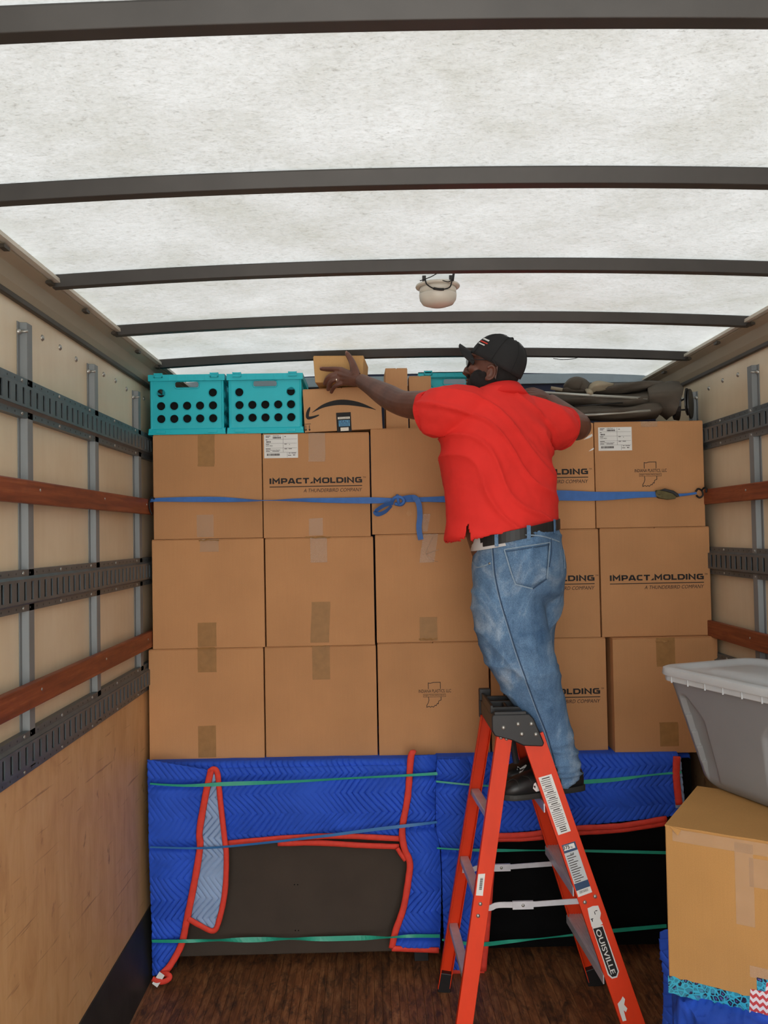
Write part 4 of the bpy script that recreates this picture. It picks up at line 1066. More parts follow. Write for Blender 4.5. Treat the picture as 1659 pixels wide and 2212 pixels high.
# stickers on the near front rail: local frame along (down) / across
def rail_pt(R, x, y):
    d = ray(x, y); t = (R[1]-CAMLOC).dot(R[4])/d.dot(R[4]); return CAMLOC+d*t
def quad_sticker(R, px, mat, name, parent, off=.0012, label=None):
    P = [rail_pt(R, *q)+R[4]*off for q in px]; m = MB(); m.prism(P, -R[4]*.001)
    return m.build(name, mat, parent, world=True, label=label)
def bars_on(R, px, rects, mat, name, parent, off=.0022):
    """rects in unit coords of the quad: (u0,v0,u1,v1), v down the rail"""
    A, B, C_, D_ = [rail_pt(R, *q)+R[4]*off for q in px]; m = MB()
    def q(u, v): return (A*(1-u)+B*u)*(1-v)+(D_*(1-u)+C_*u)*v
    for u0, v0, u1, v1 in rects: m.prism([q(u0, v0), q(u1, v0), q(u1, v1), q(u0, v1)], -R[4]*.0008)
    return m.build(name, mat, parent, world=True)
nf = NF[0]
q1 = [(1163, 1680), (1191, 1672), (1233, 1795), (1206, 1804)]
s1 = quad_sticker(NF, q1, 'paper_white', 'warning_sticker', nf, label='long white instruction sticker')
rr = random.Random(5); rects = [(.2, .03, .8, .045)]
v = .07
while v < .97:
    big = rr.random() < .2
    rects.append((.25 if big else .08, v, .75 if big else .92-rr.random()*.15, v+(.014 if big else .008))); v += .034
bars_on(NF, q1, rects, 'print_thin', 'sticker_print', s1)
q2 = [(1213, 1826), (1242, 1817), (1279, 1927), (1249, 1938)]
s2 = quad_sticker(NF, q2, 'sticker_grey', 'rating_sticker', nf, label='grey and blue load rating sticker')
bars_on(NF, q2, [(0, .0, 1, .16)], 'sticker_navy', 'sticker_band', s2); bars_on(NF, q2, [(0, .75, 1, .88)], 'sticker_navy', 'sticker_band', s2)
bars_on(NF, q2, [(.06, .02, .88, .115), (.0, .885, 1, .995)], 'paper_white', 'sticker_panel', s2, .0026)
rects = []; v = .22
while v < .73: rects.append((.1, v, .5+rr.random()*.4, v+.012)); v += .045
x = .15
while x < .8: rects.append((x, .90, x+.03, .95)); x += .055
bars_on(NF, q2, rects, 'print_thin', 'sticker_print', s2, .0026)
def rail_text(R, body, px0, px1, hpx, mat, name, parent, off=.003, xs=None, down=True, bold=0.0):
    """lettering from pixel px0 to px1, hpx = letter height in metres; tops of the letters to the right of travel"""
    A = rail_pt(R, *px0); B = rail_pt(R, *px1); d = (B-A); Ln = d.length; d.normalize(); up = R[4].cross(d)
    t = fit_text(body, Ln, hpx, bold=bold)
    m = MB(); m.add([A+d*v.x+up*v.y+R[4]*(off+v.z) for v in t[0]], t[1])
    return m.build(name, mat, parent, world=True)
rail_text(NF, '375', (1217, 1836), (1231, 1832), .013, 'print_black', 'sticker_number', s2, .0034, bold=.02)
rail_text(NF, 'lb', (1233, 1831.5), (1237, 1830.5), .006, 'print_black', 'sticker_number', s2, .0034)
rail_text(NF, '04', (1232, 1847), (1240, 1844.5), .007, 'print_black', 'sticker_number', s2, .0034)
q3 = [(1283, 2009), (1303, 2003), (1337, 2096), (1331, 2110), (1318, 2114)]
s3 = quad_sticker(NF, [(1279, 2003), (1302, 1998), (1337, 2098), (1333, 2111), (1322, 2114), (1313, 2106)], 'paper_white', 'name_sticker', nf, label='black and white maker name sticker')
quad_sticker(NF, [(1281, 2006), (1301, 2001), (1334, 2098), (1331, 2108), (1322, 2110), (1315, 2103)], 'print_black', 'sticker_panel', s3, .0022)
rail_text(NF, 'OUISVILLE', (1285.5, 2009), (1319.5, 2104.5), .018, 'paper_white', 'sticker_name', s3, .0032, bold=.012)
P = [rail_pt(NF, *q)+NF[4]*.0016 for q in ((1269, 1962), (1280, 1957), (1292, 1956), (1298, 1972), (1296, 1984), (1302, 1995), (1290, 2003), (1278, 2002), (1275, 1990), (1272, 1978))]
st = MB().prism(P, -NF[4]*.001).build('torn_sticker', 'paper_white', nf, world=True)
bars_on(NF, [(1269, 1962), (1292, 1956), (1303, 1994), (1278, 2002)], [(.12, .58, .2, .74), (.06, .58, .28, .62), (.5, .25, .56, .42), (.6, .22, .8, .26)], 'print_black', 'sticker_print', st, .0026)
P = [rail_pt(NF, *q)+NF[4]*.0016 for q in ((1334, 2168), (1341, 2160), (1345, 2152), (1350, 2158), (1348, 2170), (1355, 2178), (1352, 2186), (1347, 2182), (1353, 2204), (1345, 2206), (1339, 2188))]
MB().prism(P, -NF[4]*.001).build('sticker_scrap', 'paper_white', nf, world=True)
q4 = [(1033, 1888), (1048, 1887), (1043, 1935), (1028, 1934)]
s4 = quad_sticker(NR, q4, 'paper_white', 'barcode_sticker', NR[0])
bars_on(NR, q4, [(.35, .2+.045*k, .75, .2+.045*k+.02+.01*(k % 2)) for k in range(12)], 'print_black', 'sticker_print', s4)
# ================================================================== RIGHT FOREGROUND: TOTE ON A BOX ON A BLANKET
simple('tote_grey', (126, 128, 130), .38, var=.05, scale=4, bump=.04, bscale=30); simple('tote_lid', (186, 191, 194), .35, var=.06, scale=9)
ZBOX0, ZBOX1 = .617, 1.068
ang = -math.radians(33)
rB = root('large_box', 'golden cardboard box with patterned tape, under the grey tote', 'box', (.796, 2.392, ZBOX0), ang)
bw_, bd_, bh_ = .46, .40, ZBOX1-ZBOX0
m = MB(); m.box2((0, 0, 0), (bw_, bd_, bh_-.005)); m.build('carton_body', 'cardboard_gold', rB, bevel=.003)
m = MB(); n = 16
# slightly buckled top flaps
rings = []
for i in range(n+1):
    x = bw_*i/n; z = bh_-.004+.004*noise.noise((x*9, 0, 1))
    rings.append([(x, -.002-.002*abs(noise.noise((x*14, 2, 0))), z-.004), (x, bd_, bh_-.005), (x, bd_, bh_), (x, -.002-.002*abs(noise.noise((x*14, 2, 0))), z)])
m.loft(rings); m.build('top_flap', 'cardboard_gold', rB)
m = MB(); m.prism([(.012, -.004, bh_-.004), (.045, -.005, bh_-.010), (.036, -.008, bh_-.026)], (0, .0015, 0)); m.build('torn_corner', 'cardboard_gold', rB)
def btape(x0, x1, z0, z1, clear=False):
    m = MB(); m.box2((x0, -.0009, z0), (x1, 0.0005, z1)); m.build('tape_strip', 'tape_clear' if clear else 'tape_tan', rB)
btape(.02, bw_, bh_-.045, bh_-.012, True); btape(.180, .226, bh_-.235, bh_-.02, True); btape(.215, bw_, bh_-.13, bh_-.055, True); btape(.21, bw_, .085, .115, True)
def m_leopard():
    n = NT('leopard_tape'); v = n.coord()
    vo = n.n('ShaderNodeTexVoronoi'); vo.feature = 'DISTANCE_TO_EDGE'; vo.inputs['Scale'].default_value = 75; n.l(v, vo.inputs['Vector'])
    w = n.noise(v, 40, 2); c = n.ramp(vo.outputs['Distance'], [(.06, lin(48, 158, 186)), (.13, lin(20, 18, 40)), (.26, lin(20, 18, 40)), (.33, lin(74, 74, 140))])
    n.l(n.mix(n.ramp(w, [(.45, (0, 0, 0)), (.5, (.5, .5, .5))]), c, lin(60, 170, 196)), n.b.inputs['Base Color']); n.b.inputs['Roughness'].default_value = .4; MATS['leopard_tape'] = n.m
m_leopard()
def m_zig():
    n = NT('zigzag_tape'); t = n.n('ShaderNodeTexCoord'); s = n.n('ShaderNodeSeparateXYZ'); n.l(t.outputs['Object'], s.inputs[0])
    def mth(op, a, b=None):
        q = n.n('ShaderNodeMath', operation=op)
        for i, x in enumerate((a, b)):
            if x is None: continue
            if hasattr(x, 'links'): n.l(x, q.inputs[i])
            else: q.inputs[i].default_value = x
        return q.outputs[0]
    px_ = mth('PINGPONG', s.outputs['X'], .008); zz = mth('ADD', s.outputs['Z'], px_); k = mth('FRACT', mth('MULTIPLY', zz, 1/.019))
    n.l(n.ramp(k, [(.0, lin(186, 62, 62)), (.48, lin(186, 62, 62)), (.5, lin(214, 206, 208)), (1, lin(214, 206, 208))]), n.b.inputs['Base Color']); n.b.inputs['Roughness'].default_value = .45; MATS['zigzag_tape'] = n.m
m_zig()
m = MB(); rings = []
for i in range(21):
    x = -.002+.324*i/20; e = .004*noise.noise((x*50, 1, 0))
    rings.append([(x, -.0012, -.012+e), (x, -.0012, .034+e*1.4), (x, .0005, .034+e*1.4), (x, .0005, -.012+e)])
m.loft(rings); m.box2((.226, -.0012, .03), (.258, .0003, .088)); m.build('leopard_tape', 'leopard_tape', rB, label='turquoise leopard-print tape along the bottom edge')
m = MB(); m.prism([(.205, -.0020, -.012), (bw_, -.0020, -.012), (bw_, -.0020, .082), (.250, -.0020, .082), (.246, -.002, .056), (.210, -.0020, .054)], (0, .001, 0)); m.build('zigzag_tape', 'zigzag_tape', rB, label='red and white zigzag tape')
# tote: rounded rectangle loft, lid and recess
tang = math.radians(20)
rT = root('storage_tote', 'grey plastic storage tote with pale lid on the golden box', 'tote', (0, 0, 0), 0)
d1 = Vector((math.sin(tang), -math.cos(tang), 0)); d2 = Vector((math.cos(tang), math.sin(tang), 0))
cL = Vector((.915, 2.795, 0)); TL_, TW_ = .57, .40; zt_ = 1.440
tc_ = cL+d1*TL_/2+d2*TW_/2
rT.location = (tc_.x, tc_.y, ZBOX1+.002); rT.rotation_euler = (0, 0, -(math.pi/2-tang))
# local: x along d1 (towards camera), y along d2
hT = zt_-(ZBOX1+.002)
def rr_ring(hx, hy, r, z, n=8): return [(x, y, z) for x, y in rrect(-hx, -hy, hx, hy, r, n)]
hx, hy = TL_/2, TW_/2
def even_ring(pts, n):
    P = [Vector(p) for p in pts]; P.append(P[0]); d = [0]
    for i in range(1, len(P)): d.append(d[-1]+(P[i]-P[i-1]).length)
    out = []; i = 0
    for k in range(n):
        t = d[-1]*k/n
        while d[i+1] < t: i += 1
        out.append(P[i].lerp(P[i+1], (t-d[i])/max(1e-9, d[i+1]-d[i])))
    return out
def recess(x, z):
    """hand-scoop pressed into the long sides: rounded top, slanting edge"""
    x = -abs(x)
    xc = -.10-.10*z-.35*max(0, z-.215)**1.2*4
    top = .285-.9*max(0, -.175-x)**2*8
    s = (1-smoothstep(-.007, .007, x-xc))*(1-smoothstep(-.006, .006, z-top))*smoothstep(.0, .10, z)*smoothstep(-.255, -.20, x)
    return .016*s
m = MB(); rings = []
for k in range(61):
    t = k/60; z = t*(hT-.03); ins = .075*(1-t)+.014
    e = .018*(1-min(1, t*9))**2
    rg = even_ring(rr_ring(hx-ins-e, hy-ins-e, .055, z), 300)
    for p in rg:
        if abs(p.y) > hy-ins-e-.012 and abs(p.x) < hx-ins-.05: p.y -= math.copysign(recess(p.x, z), p.y)
    rings.append(rg)
m.loft(rings)
tote = m.build('tote_body', 'tote_grey', rT, smooth=True)
m = MB(); rings = [rr_ring(hx-.012, hy-.012, .05, hT-.046), rr_ring(hx-.004, hy-.004, .055, hT-.044), rr_ring(hx-.003, hy-.003, .055, hT-.026), rr_ring(hx-.014, hy-.014, .05, hT-.024)]
m.loft(rings); m.build('tote_lip', 'tote_lid', rT, smooth=False, bevel=.002)
m = MB(); rings = [rr_ring(hx+.002, hy+.002, .058, hT-.026), rr_ring(hx+.004, hy+.004, .058, hT-.022), rr_ring(hx+.002, hy+.002, .058, hT-.004), rr_ring(hx-.006, hy-.006, .055, hT), rr_ring(hx-.030, hy-.030, .05, hT-.001), rr_ring(hx-.045, hy-.045, .045, hT-.010), rr_ring(hx-.10, hy-.10, .04, hT-.010), rr_ring(hx-.11, hy-.11, .04, hT-.004), rr_ring(.02, .02, .015, hT-.004)]
m.loft(rings); m.build('tote_lid', 'tote_lid', rT, smooth=True).modifiers.new('e', 'EDGE_SPLIT').split_angle = math.radians(45)
m = MB()
for k in range(7):
    x = -hx+.07+k*.075; m.box2((x-.001, -hy+.001, hT-.047), (x+.001, -hy+.006, hT-.026))
m.build('lip_ribs', 'tote_lid', rT)
# blanket-covered thing underneath
bx0, bx1, by0, by1 = .80, 1.40, 2.02, 2.74
rQ = root('covered_bundle', 'blue moving blanket draped over a bundle under the golden box', 'blanket', ((bx0+bx1)/2, (by0+by1)/2, 0))
MB().box2((bx0+.10, by0+.06, 0), (bx1-.03, by1-.05, ZBOX0-.030)).build('bundle_core', 'quilt_blue', rQ, world=True, bevel=.05, seg=4)
m = MB(); NA, NB = 140, 60; grid = []
cx_, cy_ = (bx0+bx1)/2, (by0+by1)/2
for j in range(NB+1):
    v = j/NB; r = []
    for i in range(NA):
        a = 2*math.pi*i/NA; ca, sa = math.cos(a), math.sin(a)
        k = 1/max(abs(ca)/1.0, abs(sa)/1.0); k = min(k, 1.30)
        ex, ey = ca*k, sa*k
        if v < .45:
            q = v/.45; x = cx_+ex*(bx1-bx0)/2*q*.93; y = cy_+ey*(by1-by0)/2*q*.93; z = ZBOX0-.002-.022*smoothstep(.8, 1, q)
            h = .0
            out = 0
        else:
            q = (v-.45)/.55
            fold = .036*math.sin(a*13+2*math.sin(a*3))*(.25+.75*q)+.018*noise.noise((ca*4, sa*4, q*2))
            out = .93+.07*min(1, q*5)+.06*q
            x = cx_+ex*((bx1-bx0)/2*out+fold); y = cy_+ey*((by1-by0)/2*out+fold); z = ZBOX0-.024-(ZBOX0-.030)*q
            h = 0
        x = min(x, XR-.06)
        if v > .3: x = max(x, .340*y+.012*math.sin(a*13+v*3))
        hh = quilt_h(x+y*.6, z+.3*y) if v > .45 else quilt_h(x, y)
        z += hh*.8 if v < .45 else 0
        r.append(Vector((x+(ca*hh*1.5 if v > .45 else 0), y+(sa*hh*1.5 if v > .45 else 0), max(z, .006))))
    grid.append(r)
m.loft(grid[1:], False)
m.add(grid[1], [tuple(range(NA))])
o = m.build('blanket_cover', 'quilt_blue', rQ, smooth=True, world=True)
# upright fold of blanket behind the box's left edge
def y_k(x, y, u, v): return 2.66-.03*math.sin(u*3.1)
quilt('blanket_fold', rQ, [(1431, 2012), (1431, 2060), (1440, 2120), (1436, 2212)], [(1475, 1996), (1480, 2060), (1480, 2120), (1480, 2212)], y_k, 14, 60, seed=55, thick=.02)

# ================================================================== CAMPING BUNDLE ON THE RIGHT
simple('khaki_dark', (78, 70, 60), .8, var=.2, scale=14, bump=.4, bscale=60); simple('khaki_light', (150, 138, 116), .8, var=.12, scale=18, bump=.3, bscale=80)
simple('pole_grey', (176, 176, 168), .35, .3, var=.06)
zc = L1[4][3]+.002
rC = root('folded_canopy', 'folded grey-brown canopy with pale poles on the right-hand cartons', 'canopy', (1.05, 4.0, zc))
def roll(pts, rad, mat, name, n=18, amp=.010, seed=0, parent=None):
    """pts px path (x, y, Y); rad list of (vertical, depth)"""
    P = catmull([at(*p) for p in pts], 6); R = catmull([(a, b, 0) for a, b in rad], 6); rings = []
    for i, p in enumerate(P):
        t = (P[min(i+1, len(P)-1)]-P[max(i-1, 0)]).normalized(); u = (Vector((0, 0, 1))-t*t.z).normalized(); w = t.cross(u); rg = []
        for j in range(n):
            a = 2*math.pi*j/n; k = 1+amp*20*noise.noise((p.x*9+seed, math.cos(a)*1.5, math.sin(a)*1.5))*.6+.10*math.sin(a*5+p.x*22+seed)
            q = p+u*math.cos(a)*R[i].x*k+w*math.sin(a)*R[i].y*k; q.z = max(q.z, zc+.001); rg.append(q)
        rings.append(rg)
    return MB().loft(rings).build(name, mat, parent or rC, smooth=True, world=True)
roll([(1135, 893, 4.0), (1260, 893, 3.97), (1350, 893, 3.96), (1415, 885, 3.96)], [(.026, .08), (.032, .09), (.032, .09), (.040, .09)], 'khaki_dark', 'lower_fabric', seed=1)
roll([(1135, 868, 4.02), (1260, 868, 4.0), (1350, 870, 3.99), (1410, 868, 3.98)], [(.026, .09), (.030, .10), (.034, .10), (.050, .09)], 'khaki_dark', 'middle_fabric', seed=4)
roll([(1200, 846, 4.04), (1290, 845, 4.0), (1370, 838, 4.0), (1425, 832, 4.0)], [(.010, .06), (.026, .09), (.026, .09), (.014, .07)], 'khaki_dark', 'upper_fabric', seed=7)
roll([(1400, 862, 3.96), (1420, 860, 3.95), (1440, 862, 3.95), (1456, 866, 3.95)], [(.050, .08), (.062, .09), (.078, .10), (.088, .10)], 'khaki_dark', 'end_sleeve', seed=9, amp=.004)
roll([(1222, 838, 4.0), (1240, 830, 3.98), (1260, 834, 3.97), (1274, 844, 3.95)], [(.014, .03), (.032, .05), (.030, .05), (.012, .03)], 'khaki_dark', 'cloth_roll', seed=12)
roll([(1276, 846, 3.93), (1285, 836, 3.92), (1300, 834, 3.92), (1320, 832, 3.94)], [(.014, .02), (.022, .03), (.022, .03), (.010, .02)], 'khaki_light', 'tie_cloth', seed=15)
roll([(1268, 842, 3.93), (1274, 848, 3.90), (1278, 853, 3.90)], [(.006, .01), (.014, .015), (.008, .01)], 'khaki_light', 'tie_cloth', seed=16)
for a, b, r_, mt in (((1140, 846, 3.90), (1398, 861, 3.89), .0062, 'pole_grey'), ((1235, 899, 3.885), (1405, 887, 3.875), .0058, 'pole_grey'), ((1190, 838, 3.92), (1215, 842, 3.91), .008, 'khaki_light'), ((1240, 878, 3.89), (1345, 870, 3.885), .003, 'wire_black')):
    MB().tube([at(*a), at(*b)], r_, 10).build('pole', mt, rC, smooth=True, world=True)
m = MB(); c = at(1460, 872, 3.95); m.tube([c+Vector((-.01, 0, 0)), c+Vector((.012, -.005, 0))], [(.075, .085), (.080, .09)], 20); m.build('sleeve_rim', 'black_plastic', rC, world=True, bevel=.002)
for dx, dz, r_ in ((.046, .006, .064), (.060, -.004, .070)):
    m = MB(); q = c+Vector((dx, -.012, dz)); m.tube([q, q+Vector((.006, -.0035, 0))], [(r_, r_), (r_*.97, r_*.97)], 22)
    m.build('end_disc', 'black_plastic', rC, world=True, bevel=.001)
m = MB(); m.tube([c, c+Vector((.055, -.012, .03))], .004, 6); m.tube([c+Vector((0, 0, -.03)), c+Vector((.055, -.012, -.03))], .004, 6); m.build('spoke', 'wire_black', rC, world=True)
# loose cable looping below the last roof bow
pA = at(1195, 774, 3.97); pB = at(1250, 772, 3.97)
MB().tube(catmull([pA, pA.lerp(pB, .3)+Vector((0, 0, -.007)), pA.lerp(pB, .7)+Vector((0, 0, -.007)), pB], 5), .0016, 5).build('bow_cable', 'wire_black', ceiling, smooth=True)
# ================================================================== THE MAN ON THE LADDER
def m_skin():
    n = NT('skin'); v = n.coord(); f = n.noise(v, 14, 5); g = n.noise(v, 260, 3)
    n.l(n.ramp(f, [(.3, lin(84, 50, 38)), (.7, lin(112, 70, 54))]), n.b.inputs['Base Color']); n.b.inputs['Roughness'].default_value = .46
    n.b.inputs['Specular IOR Level'].default_value = .4
    n.bump(g, .12, .001); MATS['skin'] = n.m
m_skin()
def m_denim():
    n = NT('denim'); v = n.coord(); big = n.noise(n.coord((1, 1, .7)), 6, 6, .65, .6); st = n.noise(n.coord((1, 1, .12)), 30, 4); tw = n.noise(n.coord((1, 1, .4)), 520, 2)
    col = n.ramp(big, [(.30, lin(58, 88, 122)), (.52, lin(102, 134, 166)), (.70, lin(164, 184, 202))])
    col = n.mix(.4, col, n.ramp(st, [(.3, (.3, .3, .32)), (.7, (.66, .66, .66))]), 'OVERLAY'); col = n.mix(.55, col, n.ramp(tw, [(.3, (.22, .22, .25)), (.7, (.72, .72, .72))]), 'OVERLAY')
    n.l(col, n.b.inputs['Base Color']); n.b.inputs['Roughness'].default_value = .85; n.b.inputs['Specular IOR Level'].default_value = .2
    n.bump(tw, .35, .001); MATS['denim'] = n.m
m_denim()
simple('shirt_red', (232, 52, 46), .8, var=.06, scale=9, bump=.25, bscale=420, spec=.25)
simple('shirt_red_rib', (222, 46, 42), .85, var=.06, bump=.4, bscale=300, spec=.2)
simple('denim_stitch', (136, 158, 178), .8, var=.15, scale=60); simple('denim_dark', (52, 76, 104), .85, var=.2, scale=40)
simple('cap_black', (30, 30, 31), .85, var=.15, bump=.3, bscale=300); simple('beard_black', (24, 20, 19), .9, var=.3, scale=60, bump=.8, bscale=240)
simple('belt_black', (36, 36, 36), .5, var=.15); simple('gold', (236, 230, 214), .25, .9, var=.05)
simple('shoe_black', (32, 31, 31), .42, var=.18, scale=25); simple('sole_grey', (44, 44, 42), .6, var=.1); simple('white_patch', (235, 235, 232), .4, var=.02)
simple('nail', (150, 104, 88), .35, var=.05); simple('cloth_white', (214, 212, 210), .8, var=.05); simple('eye_white', (220, 214, 206), .25, var=.02); simple('lens_dark', (40, 40, 42), .15, var=.05, alpha=.45)

PO = Vector((.62, 3.33, .887))
man = root('person', 'man in red polo shirt, jeans and black cap reaching left from the ladder', 'person', PO)
def fuse(name, mb, mat, voxel, sm=6, parent=None, post=None, fac=.5):
    o = mb.build('tmp_fuse', mat)
    r = o.modifiers.new('r', 'REMESH'); r.mode = 'VOXEL'; r.voxel_size = voxel
    s = o.modifiers.new('s', 'SMOOTH'); s.iterations = sm; s.factor = fac
    me = eval_mesh(o); bpy.data.objects.remove(o)
    me.name = name
    if post: post(me)
    me.polygons.foreach_set('use_smooth', [True]*len(me.polygons))
    me.materials.clear(); me.materials.append(MATS[mat])
    bv = BVHTree.FromPolygons([v.co.copy() for v in me.vertices], [tuple(p.vertices) for p in me.polygons])
    me.transform(mw(parent).inverted()) if parent else None
    n = bpy.data.objects.new(name, me); COL.objects.link(n)
    if parent: n.parent = parent
    return n, bv
def ering(c, e1, e2, a, b, n=40, tilt=0.0, p=2.0, front=1.0):
    """superellipse ring; tilt: dz per metre of world x offset"""
    c = Vector(c); out = []
    for j in range(n):
        t = 2*math.pi*j/n; ct, st = math.cos(t), math.sin(t)
        q = e1*(a*math.copysign(abs(ct)**(2/p), ct))+e2*(b*(front if st > 0 else 1)*math.copysign(abs(st)**(2/p), st))
        out.append(c+q+Vector((0, 0, tilt*q.x)))
    return out
# ---- frames
e2 = Vector((-.45, .893, 0)).normalized(); e1 = Vector((e2.y, -e2.x, 0))       # torso: front, right
e2p = Vector((-.80, .60, 0)).normalized(); e1p = Vector((e2p.y, -e2p.x, 0))     # pelvis
LS = at(962, 884, 3.27); LE = at(868, 874, 3.44); LW = at(779, 822, 3.675)
RS = at(1160, 905, 3.45); RE = at(1246, 922, 3.59); RW = at(1188, 864, 3.745)
HO = at(1069, 793, 3.385); hf = Vector((-.93, .37, 0)).normalized(); hl = Vector((-hf.y, hf.x, 0)); hu = Vector((0, 0, 1))
HM = Matrix.Translation(HO) @ Matrix(((hf.x, hl.x, 0, 0), (hf.y, hl.y, 0, 0), (0, 0, 1, 0), (0, 0, 0, 1))) @ Matrix.Rotation(-.15, 4, 'Y')
HEAD = [(-.150, .030, .062, .055), (-.132, .055, .060, .055), (-.118, .080, .060, .050), (-.100, .093, .066, .058), (-.080, .096, .076, .066), (-.060, .099, .087, .070), (-.035, .097, .097, .074), (-.010, .093, .102, .077), (.015, .088, .105, .078), (.034, .094, .107, .079), (.06, .093, .106, .077), (.085, .083, .098, .070), (.105, .058, .078, .054), (.118, .025, .040, .026)]
def head_ring(z, f, b, h, off=0.0, n=36):
    out = []
    for j in range(n):
        t = 2*math.pi*j/n; c, s = math.cos(t), math.sin(t)
        x = (f+off)*c if c > 0 else (b+off)*c; y = (h+off)*s*(1-.16*max(0, c)**2)
        out.append((x, y, z))
    return out
B = MB()
B.loft([head_ring(*r) for r in HEAD], True, HM)
B.tube([(.084, 0, .030), (.096, 0, .008), (.112, 0, -.018), (.116, 0, -.030), (.104, 0, -.040)], [.007, .009, .013, .015, .010], 12, True, HM)
for s in (-1, 1):
    B.ellipsoid((.101, s*.015, -.031), (.012, .010, .010), HM); B.ellipsoid((.080, s*.030, .036), (.016, .024, .009), HM)
    B.ellipsoid((.074, s*.032, .014), (.016, .017, .011), HM); B.ellipsoid((.068, s*.046, -.020), (.026, .022, .022), HM)
    E = HM @ Matrix.Translation((-.006, s*.083, -.036)) @ Matrix.Scale(.88, 4) @ Matrix.Rotation(-.18, 4, 'Y') @ Matrix.Rotation(s*.30, 4, 'Z')
    # ear: rim torus, lobe and inner bowl
    pts = [Vector((.020*math.cos(a)*(1 if a < 4 else .8), .004, .031*math.sin(a))) for a in [(.5+.32*k) for k in range(15)]]
    B.tube(pts, .0062, 8, True, E); B.ellipsoid((0, -.003*s, 0), (.017, .006, .027), E); B.ellipsoid((.006, .0, -.028), (.010, .006, .011), E); B.ellipsoid((.010, .001, -.003), (.006, .006, .013), E)
B.ellipsoid((.098, 0, -.060), (.013, .024, .0075), HM); B.ellipsoid((.096, 0, -.072), (.013, .022, .0085), HM)
NB_ = at(1080, 862, 3.385)
B.tube([HM @ Vector((-.012, 0, -.075)), HM @ Vector((-.014, 0, -.12)), NB_, NB_+Vector((0, 0, -.06))], [(.070, .062), (.066, .064), (.076, .080), (.10, .12)], 24, True, None)
tors = [(1072, 865, .130, .075), (1068, 890, .185, .10), (1066, 930, .190, .125), (1070, 1000, .188, .130), (1080, 1080, .185, .135), (1098, 1150, .180, .14), (1112, 1200, .175, .14)]
B.loft([ering(at(x, y, 3.365), e1, e2, a, b, 36) for x, y, a, b in tors])
# arms
def limb(pts, rad, n=20, up=None): B.tube(catmull(pts, 6), [ (r.x, r.y) for r in catmull([(a, b, 0) for a, b in rad], 6)], n, True, None, up=up)
limb([LS+Vector((.10, .03, .01)), LS, LS.lerp(LE, .5)+Vector((0, 0, .004)), LE+Vector((.005, -.012, .002)), LE.lerp(LW, .35), LE.lerp(LW, .72), LW], [(.07, .07), (.068, .066), (.060, .058), (.052, .052), (.050, .048), (.038, .036), (.030, .027)])
limb([RS+Vector((-.10, -.04, .0)), RS, RS.lerp(RE, .55), RE+Vector((.004, -.004, 0)), RE.lerp(RW, .4), RE.lerp(RW, .75), RW], [(.07, .07), (.066, .066), (.062, .062), (.056, .056), (.050, .050), (.038, .038), (.029, .027)])
# left hand: back of the hand to the camera, index pointing left, thumb up, others curled
def hp(x, y, Y): return at(x, y, Y)
K = dict(index=hp(737, 799, 3.748), middle=hp(732, 808, 3.752), ring=hp(735, 818, 3.748), pinky=hp(742, 827, 3.738))
wr = LW
# palm: four metacarpal tubes + webbing slab
for kname, r0, r1 in (('index', .017, .0135), ('middle', .018, .0135), ('ring', .018, .0128), ('pinky', .016, .0118)):
    B.tube([wr.lerp(K[kname], -.15), wr.lerp(K[kname], .45)+Vector((0, -.004, .0)), K[kname]], [r0, (r0+r1)/2+.002, r1], 12)
B.loft([ering(wr.lerp((K['index']+K['pinky'])/2, t), Vector((0, 0, 1)), Vector((.4, -.9, 0)).normalized(), a, b, 16) for t, a, b in ((.0, .026, .022), (.35, .034, .018), (.7, .036, .016), (.98, .033, .012))])
FNG = {'index': [K['index'], hp(722, 797.5, 3.760), hp(708, 797.5, 3.768), hp(694.5, 796.5, 3.776)],
       'middle': [K['middle'], hp(717, 811, 3.748), hp(707, 818, 3.757), hp(702, 829, 3.772)],
       'ring': [K['ring'], hp(720, 821, 3.742), hp(712, 829, 3.752), hp(709, 841, 3.768)],
       'pinky': [K['pinky'], hp(729, 831, 3.735), hp(721, 837, 3.744), hp(716, 847, 3.760)]}
FR_ = {'index': (.0130, .0120, .0112, .0092), 'middle': (.0132, .0122, .0112, .0094), 'ring': (.0126, .0117, .0108, .0090), 'pinky': (.0114, .0104, .0096, .0080)}
for k, pts in FNG.items(): B.tube(catmull(pts, 4), [r.x for r in catmull([(r, 0, 0) for r in FR_[k]], 4)], 10); B.ellipsoid(pts[-1], (FR_[k][-1]*1.0,)*3, None, 10, 8)
th = [wr.lerp(K['index'], .25)+Vector((0, .004, .012)), hp(764, 793, 3.705), hp(759, 779, 3.722), hp(749.5, 763.5, 3.738)]
B.tube(catmull(th, 5), [r.x for r in catmull([(.023, 0, 0), (.0175, 0, 0), (.0142, 0, 0), (.0108, 0, 0)], 5)], 12); B.ellipsoid(th[-1], (.0085,)*3, None, 10, 8)
